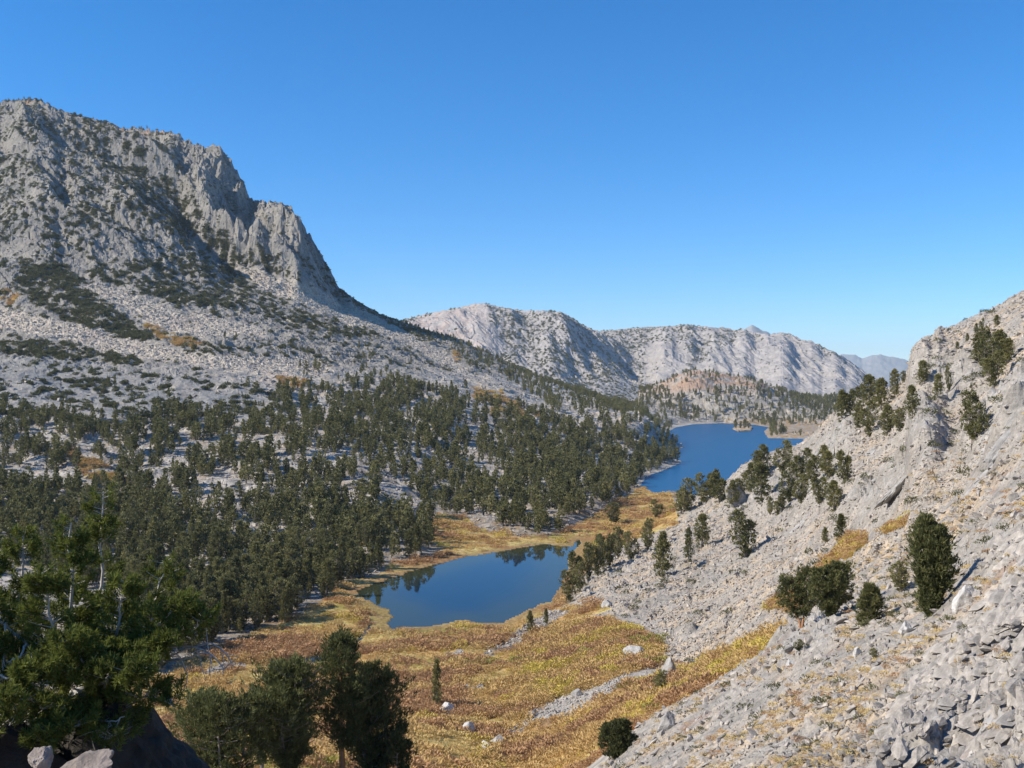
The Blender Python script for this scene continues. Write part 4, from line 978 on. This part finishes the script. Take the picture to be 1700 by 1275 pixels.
def big_rock(px, py, w_, h_, R, seed, mat, label, name='boulder', rot=(0, 0, 0), deep=.8, sink=.35, sub=4, planes=22, rough=.10, rmin=40):
    """a rock seen at a photograph pixel (foot), of a width and height in photograph pixels, sunk a little into the ground"""
    if R: y = R; x = (px - 850) / FPX * R; z = float(ground(x, y)[0])
    else: x, y, z = hit(px, py, rmin, 600)
    w_, h_ = w_ / FPX * y, h_ / FPX * y
    hh = h_ * (.8 if name == 'rock_outcrop' else 1) / (1 - sink)
    if name == 'rock_outcrop':
        y += w_ * deep * .25; e_ = w_ * .5
        z = float(ground(x, y)[0]); g_ = ground([x + e_, x - e_, x, x], [y, y, y + e_, y - e_]); z = min(z, float(g_.mean()))
        me = outcrop_mesh(name, seed, (w_ * 1.1, w_ * deep, hh * 1.15), mat, 15, sub - 1, abs(rot[1]), ((g_[0] - g_[1]) / w_, (g_[2] - g_[3]) / w_)); rot = (0, 0, 0); y -= w_ * deep * .25; z -= .3 * hh
    else: me = rock_mesh(name, seed, (w_ * 1.05, w_ * deep, hh * 1.05), mat, sub, planes, rough)
    o = link(name, me, None, (x, y + w_ * deep * .25, z + hh * (.5 - sink)))
    o.rotation_euler = rot
    return tag(o, label, 'rock outcrop' if name == 'rock_outcrop' else 'boulder')
for i, (px, py, w_, h_, mt, lab) in enumerate((
    (1007, 1010, 20, 13, M_white, 'rounded white boulder at the upper corner of the willow slope'), (1052, 1092, 34, 15, M_white, 'flat white boulder at the right edge of the yellow willow'),
    (1040, 1103, 14, 10, M_white, 'small white block left below the flat willow edge boulder'), (742, 1182, 28, 12, M_white, 'white boulder right of the spire shaped pine foot'),
    (780, 1216, 22, 14, M_white, 'lower white boulder of the row running down the orange meadow'), (808, 1248, 18, 20, M_white, 'upright white boulder in orange willow at the bottom'),
    (828, 1238, 22, 14, M_white, 'slanted white boulder right of the upright one'), (1112, 1132, 32, 34, M_slab, 'square grey outcrop block beside the pine bush'),
    (1080, 1150, 12, 10, M_white, 'little white block left of the grey green pine bush'), (1108, 1212, 28, 30, M_slab, 'grey block at the lower end of the stony rib'),
    (960, 1158, 18, 12, M_slab, 'grey boulder at the head of the meadow stone strip'), (880, 1192, 14, 9, M_white, 'small white boulder in the meadow stone strip'))):
    big_rock(px, py, w_, h_, None, 600 + i, mt, lab, rmin=70, rot=(rng.normal(0, .2), rng.normal(0, .2), rng.uniform(-.5, .5)), sub=4, planes=16)
for i, (px, py, w_, h_, R, mt, lab, ro) in enumerate((
    (1650, 950, 100, 44, None, M_slab, 'smooth domed grey slab above the trail', (0, -.3, .3)), (1345, 1090, 120, 50, None, M_slab, 'rounded sloping slab below the pair of pines', (0, -.5, .2)),
    (1612, 1002, 40, 34, None, M_white, 'pale blue grey block beside the sandy trail', (.1, .2, 0)), (1506, 1052, 30, 16, None, M_white, 'white flat stone on the sandy slope', (0, .2, .4)),
    (1424, 1088, 16, 15, None, M_white, 'bright white stone beside a tiny green shrub', (0, 0, .3)), (1312, 1108, 17, 11, None, M_white, 'white stone near the bottom of the rounded slab', (0, .1, 0)),
    (1398, 790, 60, 52, None, M_slab, 'steep grey outcrop among the dark hillside pines', (.1, -.4, .2)), (1345, 850, 64, 34, None, M_slab, 'grey outcrop below the pines, upper edge of the scree', (0, -.35, .3)),
    (1225, 838, 38, 44, None, M_slab, 'lowest pale outcrop knob beside the far lake view', (0, -.3, 0)), (1290, 800, 46, 40, None, M_slab, 'pale outcrop knob between two clumps of hillside pines', (0, -.3, .4)),
    (1440, 760, 56, 44, None, M_slab, 'leaning grey outcrop under the crest pines', (.1, -.5, 0)), (1500, 806, 70, 24, None, M_slab, 'broad grey outcrop above the yellow willow strip', (0, -.5, .3)),
    (1655, 772, 96, 62, None, M_slab, 'tall smooth grey slab right of the wedged bushy pine', (0, -.55, .2)), (1700, 680, 70, 56, None, M_slab, 'high smooth slab at the upper right edge', (0, -.5, .3)),
    (1378, 726, 50, 26, None, M_slab, 'pale crest knob above the far lake', (0, -.3, 0)), (1560, 650, 60, 36, None, M_slab, 'grey ledge below the crest', (0, -.4, 0)),
    (1580, 1140, 46, 88, None, M_slab, 'upright split slab in the grey rocks near the corner', (.1, -.25, .3)), (1530, 1190, 46, 90, None, M_slab, 'long leaning slab left of the split slab', (.2, .3, .2)),
    (1640, 1080, 70, 60, None, M_slab, 'grey block with an undercut black shadow', (.2, .2, .6)), (1672, 1050, 60, 44, None, M_pale, 'pinkish block wedged in the grey rocks', (.2, .2, .1)),
    (1480, 1225, 60, 80, None, M_slab, 'tilted pale slab at the foot of the leaning slabs', (.2, .35, -.2)), (1690, 1010, 70, 66, None, M_slab, 'big grey block at the right edge below the trail', (.1, -.3, .2)),
    (1660, 1190, 90, 50, None, M_slab, 'wide grey slab near the right bottom corner', (.2, -.4, .1)), (1610, 1250, 80, 40, None, M_pale, 'pinkish slab at the bottom right', (.1, -.3, .5)),
    (1420, 1270, 70, 26, None, M_slab, 'low pale slab at the bottom of the stony slope', (.1, -.2, 0)), (1690, 1262, 60, 44, None, M_pale, 'rusty rock at the bottom right corner', (.2, -.2, .5)))):
    big_rock(px, py, w_, h_, R, 640 + i, mt, lab, 'rock_outcrop' if w_ > 44 else 'boulder', ro, .75, .45, 5 if py > 860 else 4, 20, .12, 6 if py > 1100 else 20)
# the near rocks at the lower left, under the krummholz pine
def near_rock(px, py, R, size, seed, mat, label, rot, planes=20):
    x = (px - 850) / FPX * R; z = EYE - (py - HZ) / FPX * R
    o = link('boulder', rock_mesh('boulder', seed, size, mat, 5, planes, .22), None, (x, R, z)); o.rotation_euler = rot
    return tag(o, label, 'boulder')
near_rock(160, 1345, 11.6, (3.2, 2.5, 2.9), 681, M_darkrock, 'large dark boulder in shade under the nearest pine', (0, .5, .2), 14)
near_rock(-60, 1330, 10.5, (2.4, 2.2, 1.9), 682, M_darkrock, 'black shaded rock at the lower left corner', (0, .1, .5))
near_rock(125, 1290, 8.2, (.66, .55, .28), 683, M_pale2, 'sunlit pale rock at the bottom beside the dark boulder', (.25, -.3, .3))
near_rock(70, 1262, 8.0, (.2, .18, .24), 684, M_pale2, 'small pale rock standing at the tip of the sunlit one', (0, .2, 0))
near_rock(92, 1075, 12.6, (.42, .4, .4), 685, M_pale, 'reddish pale rock showing through the nearest pine', (0, .1, 0))
near_rock(128, 1155, 11.0, (.26, .25, .26), 686, M_white, 'white rock in a gap below the nearest pine', (0, .3, 0))
near_rock(180, 1148, 11.4, (.34, .3, .16), 687, M_pale, 'flat pale rock right of the white one below the nearest pine', (0, .2, .4))

# ------------------------------------------------------------------ the nearest pine: many stems, brushes of needles
def at_px(px, py, R): return np.array([(px - 850) / FPX * R, R, EYE - (py - HZ) / FPX * R])
rr_ = np.random.RandomState(77)
ROOT = at_px(165, 1215, 12.3)
STEMS = [([(20, 1180, 11.8), (-120, 1100, 11.6), (-230, 1000, 11.6), (-260, 880, 11.6)], .9, 90), ([(0, 1190, 11.4), (-160, 1150, 11.0), (-300, 1080, 10.9), (-380, 960, 10.9)], .9, 90), ([(0, 1200, 11.0), (-200, 1180, 10.4), (-340, 1120, 10.2), (-420, 1040, 10.2)], .8, 90), ([(60, 1180, 11.6), (-60, 1100, 11.2), (-140, 1020, 11.1), (-150, 930, 11.1)], .8, 80),  # stems out of view on the left, added to shade boulder and low foliage
         ([(140, 1190, 11.2), (80, 1170, 10.6), (20, 1160, 10.3), (-20, 1170, 10.2)], .5, 70), ([(150, 1200, 11.2), (120, 1200, 10.6), (90, 1215, 10.4), (60, 1230, 10.3)], .5, 60), ([(180, 1190, 11.6), (225, 1160, 11.2), (265, 1160, 11.0), (290, 1175, 10.9)], .4, 34), ([(60, 1200, 11.2), (10, 1210, 10.4), (-30, 1225, 10.2), (-50, 1240, 10.1)], .5, 60),
         ([(150, 1150, 12.3), (118, 1080, 12.2), (121, 990, 12.1), (118, 868, 12.1)], 1.0, 80), ([(170, 1140, 12.5), (160, 1040, 12.6), (166, 960, 12.7), (172, 815, 12.7)], 1.0, 80),
         ([(60, 1150, 12.4), (25, 1060, 12.6), (30, 970, 12.7), (40, 878, 12.7)], .9, 70), ([(200, 1120, 12.2), (240, 1060, 12.1), (262, 990, 12.0), (270, 930, 12.0)], .7, 34),
         ([(210, 1130, 12.0), (270, 1075, 11.9), (330, 1040, 11.8), (338, 1022, 11.8)], .6, 42), ([(190, 1120, 11.9), (230, 1060, 11.6), (285, 1020, 11.5), (300, 1000, 11.5)], .6, 46),
         ([(120, 1140, 12.0), (60, 1085, 11.7), (10, 1040, 11.6), (-30, 1000, 11.6)], .7, 60), ([(165, 1130, 11.8), (190, 1070, 11.5), (200, 1010, 11.4), (205, 965, 11.4)], .6, 60),
         ([(140, 1140, 11.8), (90, 1060, 11.4), (75, 1000, 11.3), (70, 950, 11.3)], .6, 60), ([(180, 1170, 11.6), (190, 1200, 11.2), (205, 1215, 11.0), (212, 1205, 11.0)], .4, 16),
         ([(120, 1160, 11.8), (150, 1110, 11.3), (180, 1085, 11.2), (230, 1080, 11.1)], .5, 60), ([(60, 1150, 12.0), (20, 1110, 11.6), (0, 1080, 11.4), (-20, 1065, 11.3)], .5, 44),
         ([(160, 1150, 12.8), (150, 1060, 13.1), (110, 1000, 13.2), (85, 960, 13.2)], .6, 50), ([(190, 1140, 12.7), (215, 1090, 12.8), (240, 1040, 12.9), (232, 1000, 12.9)], .6, 46),
         ([(170, 1170, 11.6), (175, 1130, 10.9), (215, 1110, 10.7), (240, 1120, 10.6)], .5, 60), ([(140, 1170, 11.4), (110, 1130, 10.8), (70, 1110, 10.6), (40, 1120, 10.6)], .5, 60),
         ([(150, 1160, 11.4), (140, 1120, 10.9), (125, 1080, 10.8), (105, 1065, 10.8)], .5, 60), ([(60, 1150, 12.4), (0, 1060, 12.2), (-20, 980, 12.2), (-10, 920, 12.2)], .8, 60),
         ([(175, 1150, 11.8), (215, 1100, 11.4), (260, 1070, 11.3), (285, 1060, 11.3)], .5, 55), ([(160, 1180, 11.3), (165, 1215, 10.8), (180, 1230, 10.6), (190, 1222, 10.6)], .4, 20)]
wood, cc, dd, tn = [], [], [], []
for pts, thick, nbr in STEMS:
    P = np.array([ROOT] + [at_px(*p) for p in pts]); t = np.linspace(0, 1, len(P)); tt = np.linspace(0, 1, 14)
    ax = np.stack([np.interp(tt, t, P[:, i]) for i in range(3)], 1); ax[1:-1] = .25 * ax[:-2] + .5 * ax[1:-1] + .25 * ax[2:]
    ax[1:-1] += rr_.normal(0, .018, (12, 3))
    wood.append(tube(ax, np.interp(tt, [0, .15, 1], [.075, .045, .008]) * thick, 7))
    for b_ in range(int(nbr * .8)):
        s_ = rr_.uniform(.30, 1.0) if b_ % 4 else rr_.uniform(.85, 1)
        c = np.array([np.interp(s_, tt, ax[:, i]) for i in range(3)]); a = rr_.uniform(0, 6.28)
        ln = (.10 + .42 * (1.02 - s_) ** .7) * rr_.uniform(.5, 1.1)
        o = np.array([math.cos(a), math.sin(a), rr_.uniform(.1, .75)]); e = c + o * ln
        wood.append(tube(np.stack([c, c * .5 + e * .5 - [0, 0, .03 * ln], e]), np.array([.007, .005, .004]), 3))
        for tip in ([e] if ln < .16 else [e, c + (e - c) * .62 + rr_.normal(0, .05, 3), c + (e - c) * .85 + rr_.normal(0, .05, 3)]):
            nn = 44; ax_ = unit(o * .7 + [0, 0, .6] + rr_.normal(0, .25, 3))
            f = rr_.uniform(-.09, .04, nn)
            cc.append(tip + ax_ * f[:, None]); dd.append(ax_ * .75 + rr_.normal(0, .55, (nn, 3))); tn.append(np.full(nn, np.clip(rr_.normal(.55, .25) , 0, 1)))
c = np.concatenate(cc); d = np.concatenate(dd); n = len(c)
V, F = leaves(c, d, rr_.uniform(.06, .10, n), rr_.uniform(.010, .016, n), rr_)
np_root = empty('pine_tree', tuple(ROOT))
tag(np_root, 'nearest bright green many stemmed pine over the dark boulder', 'pine tree')
wv, wf = join(wood)
link('trunk', quads('trunk', wv - ROOT, wf, [M_dead], True), np_root)
link('crown', quads('crown', V - ROOT, F, [M_near_needle], None, np.repeat(np.concatenate(tn), 4)[:, None].repeat(3, 1)), np_root)
for pts in ([(215, 1105, 12), (270, 1075, 11.8), (330, 1070, 11.7), (368, 1100, 11.6), (372, 1117, 11.6)], [(230, 1110, 12), (280, 1090, 11.9), (345, 1062, 11.8), (380, 1085, 11.8), (384, 1110, 11.8)],
            [(210, 1120, 12), (260, 1085, 12), (300, 1080, 12), (312, 1130, 12), (302, 1150, 12)], [(220, 1130, 12), (235, 1120, 11.8), (250, 1140, 11.7), (245, 1150, 11.7)],
            [(235, 1100, 12), (300, 1095, 11.7), (350, 1080, 11.6), (352, 1110, 11.6)], [(150, 1190, 11), (165, 1195, 10.8), (190, 1196, 10.7), (205, 1190, 10.7)], [(120, 1205, 11), (140, 1200, 10.8), (165, 1215, 10.7), (185, 1205, 10.7)],
            [(0, 1120, 11), (30, 1130, 11), (45, 1135, 10.9)], [(10, 1030, 11.5), (8, 1080, 11.4), (2, 1130, 11.3)], [(45, 1065, 11.4), (35, 1090, 11.2), (12, 1098, 11.2)]):
    P = np.array([at_px(*p) for p in pts]); t = np.linspace(0, 1, len(P)); tt = np.linspace(0, 1, 12)
    ax = np.stack([np.interp(tt, t, P[:, i]) for i in range(3)], 1); ax[1:-1] = .25 * ax[:-2] + .5 * ax[1:-1] + .25 * ax[2:]; ax += rr_.normal(0, .008, ax.shape)
    tw = [tube(ax, np.linspace(.016, .005, 12), 5)]
    for q in range(4):
        i = rr_.randint(4, 11); e = ax[i] + rr_.normal(0, 1, 3) * [.12, .12, .12] - [0, 0, .08]
        tw.append(tube(np.stack([ax[i], (ax[i] + e) / 2 + rr_.normal(0, .01, 3), e]), np.array([.007, .005, .003]), 4))
    tv, tf = join(tw)
    link('dead_branch', quads('dead_branch', tv - ROOT, tf, [M_dead], True), np_root)

# ------------------------------------------------------------------ far blue peaks and the air between
def far_peak(name, line, R, seed, label):
    px = np.arange(line[0][0], line[-1][0] + 1, 2.0); top = np.interp(px, [p[0] for p in line], [p[1] for p in line])
    nr_ = 60; t = np.linspace(0, 1, nr_)[:, None]
    Rr = R * (.86 + .22 * t); shape = np.where(t < .64, (t / .64) ** 1.15, 1 - (t - .64) / .36)
    u = (px - 850)[None] / FPX
    xx = u * Rr; yy = Rr + 0 * u
    zt = EYE + (HZ - top)[None] / FPX * R
    zz = zt * shape + R * .0022 * fbm(xx / (R * .012) + seed, yy / (R * .03), 5, seed, .55, True) * np.sin(np.clip(t, .02, .98) * 3.14)
    V = np.stack([xx, yy, zz], -1).reshape(-1, 3); m = len(px); i = np.arange(nr_ * m).reshape(nr_, m)
    F = np.stack([i[:-1, :-1], i[:-1, 1:], i[1:, 1:], i[1:, :-1]], -1).reshape(-1, 4)
    tn_ = np.broadcast_to(C3(.32, .30, .28), V.shape) * (1 + .3 * fbm(V[:, 0] / (R * .02), V[:, 1] / (R * .03), 3, seed + 3))[:, None]
    o = link(name, quads(name, V, F, [M_far], True, tn_)); return tag(o, label, 'mountain', None, 'structure')
far_peak('mountain', [(1195, 600), (1222, 560), (1238, 545), (1248, 539), (1256, 542), (1272, 550), (1290, 560), (1330, 600)], 14000, 701, 'blue pointed peak behind the far granite range')
far_peak('mountain', [(1300, 640), (1380, 592), (1402, 587), (1420, 590), (1432, 595), (1446, 591), (1462, 589), (1480, 593), (1500, 597), (1520, 604), (1580, 612), (1700, 640)], 22000, 702, 'hazy blue distant range in the gap on the right')
hz, nt, b = new_mat('air'); nt.nodes.remove(b)
pv = N(nt, 'ShaderNodeVolumePrincipled', Density=3.6e-5, Anisotropy=0.0); pv.inputs['Color'].default_value = (.80, .93, 1, 1)
nt.links.new(pv.outputs[0], nt.nodes['Material Output'].inputs['Volume'])
zlo, zhi, e = float(Z.min()) - 1.5, 1000.0, 25000.0
V = np.array([(sx_ * e, sy_ * e, zz_) for zz_ in (zlo, zhi) for sx_, sy_ in ((-1, -1), (1, -1), (1, 1), (-1, 1))], float)
F = np.array([(3, 2, 1, 0), (4, 5, 6, 7), (0, 1, 5, 4), (1, 2, 6, 5), (2, 3, 7, 6), (3, 0, 4, 7)])
tag(link('haze', quads('haze', V, F, [hz])), 'thin blue air over the far ranges', 'haze', None, 'stuff')
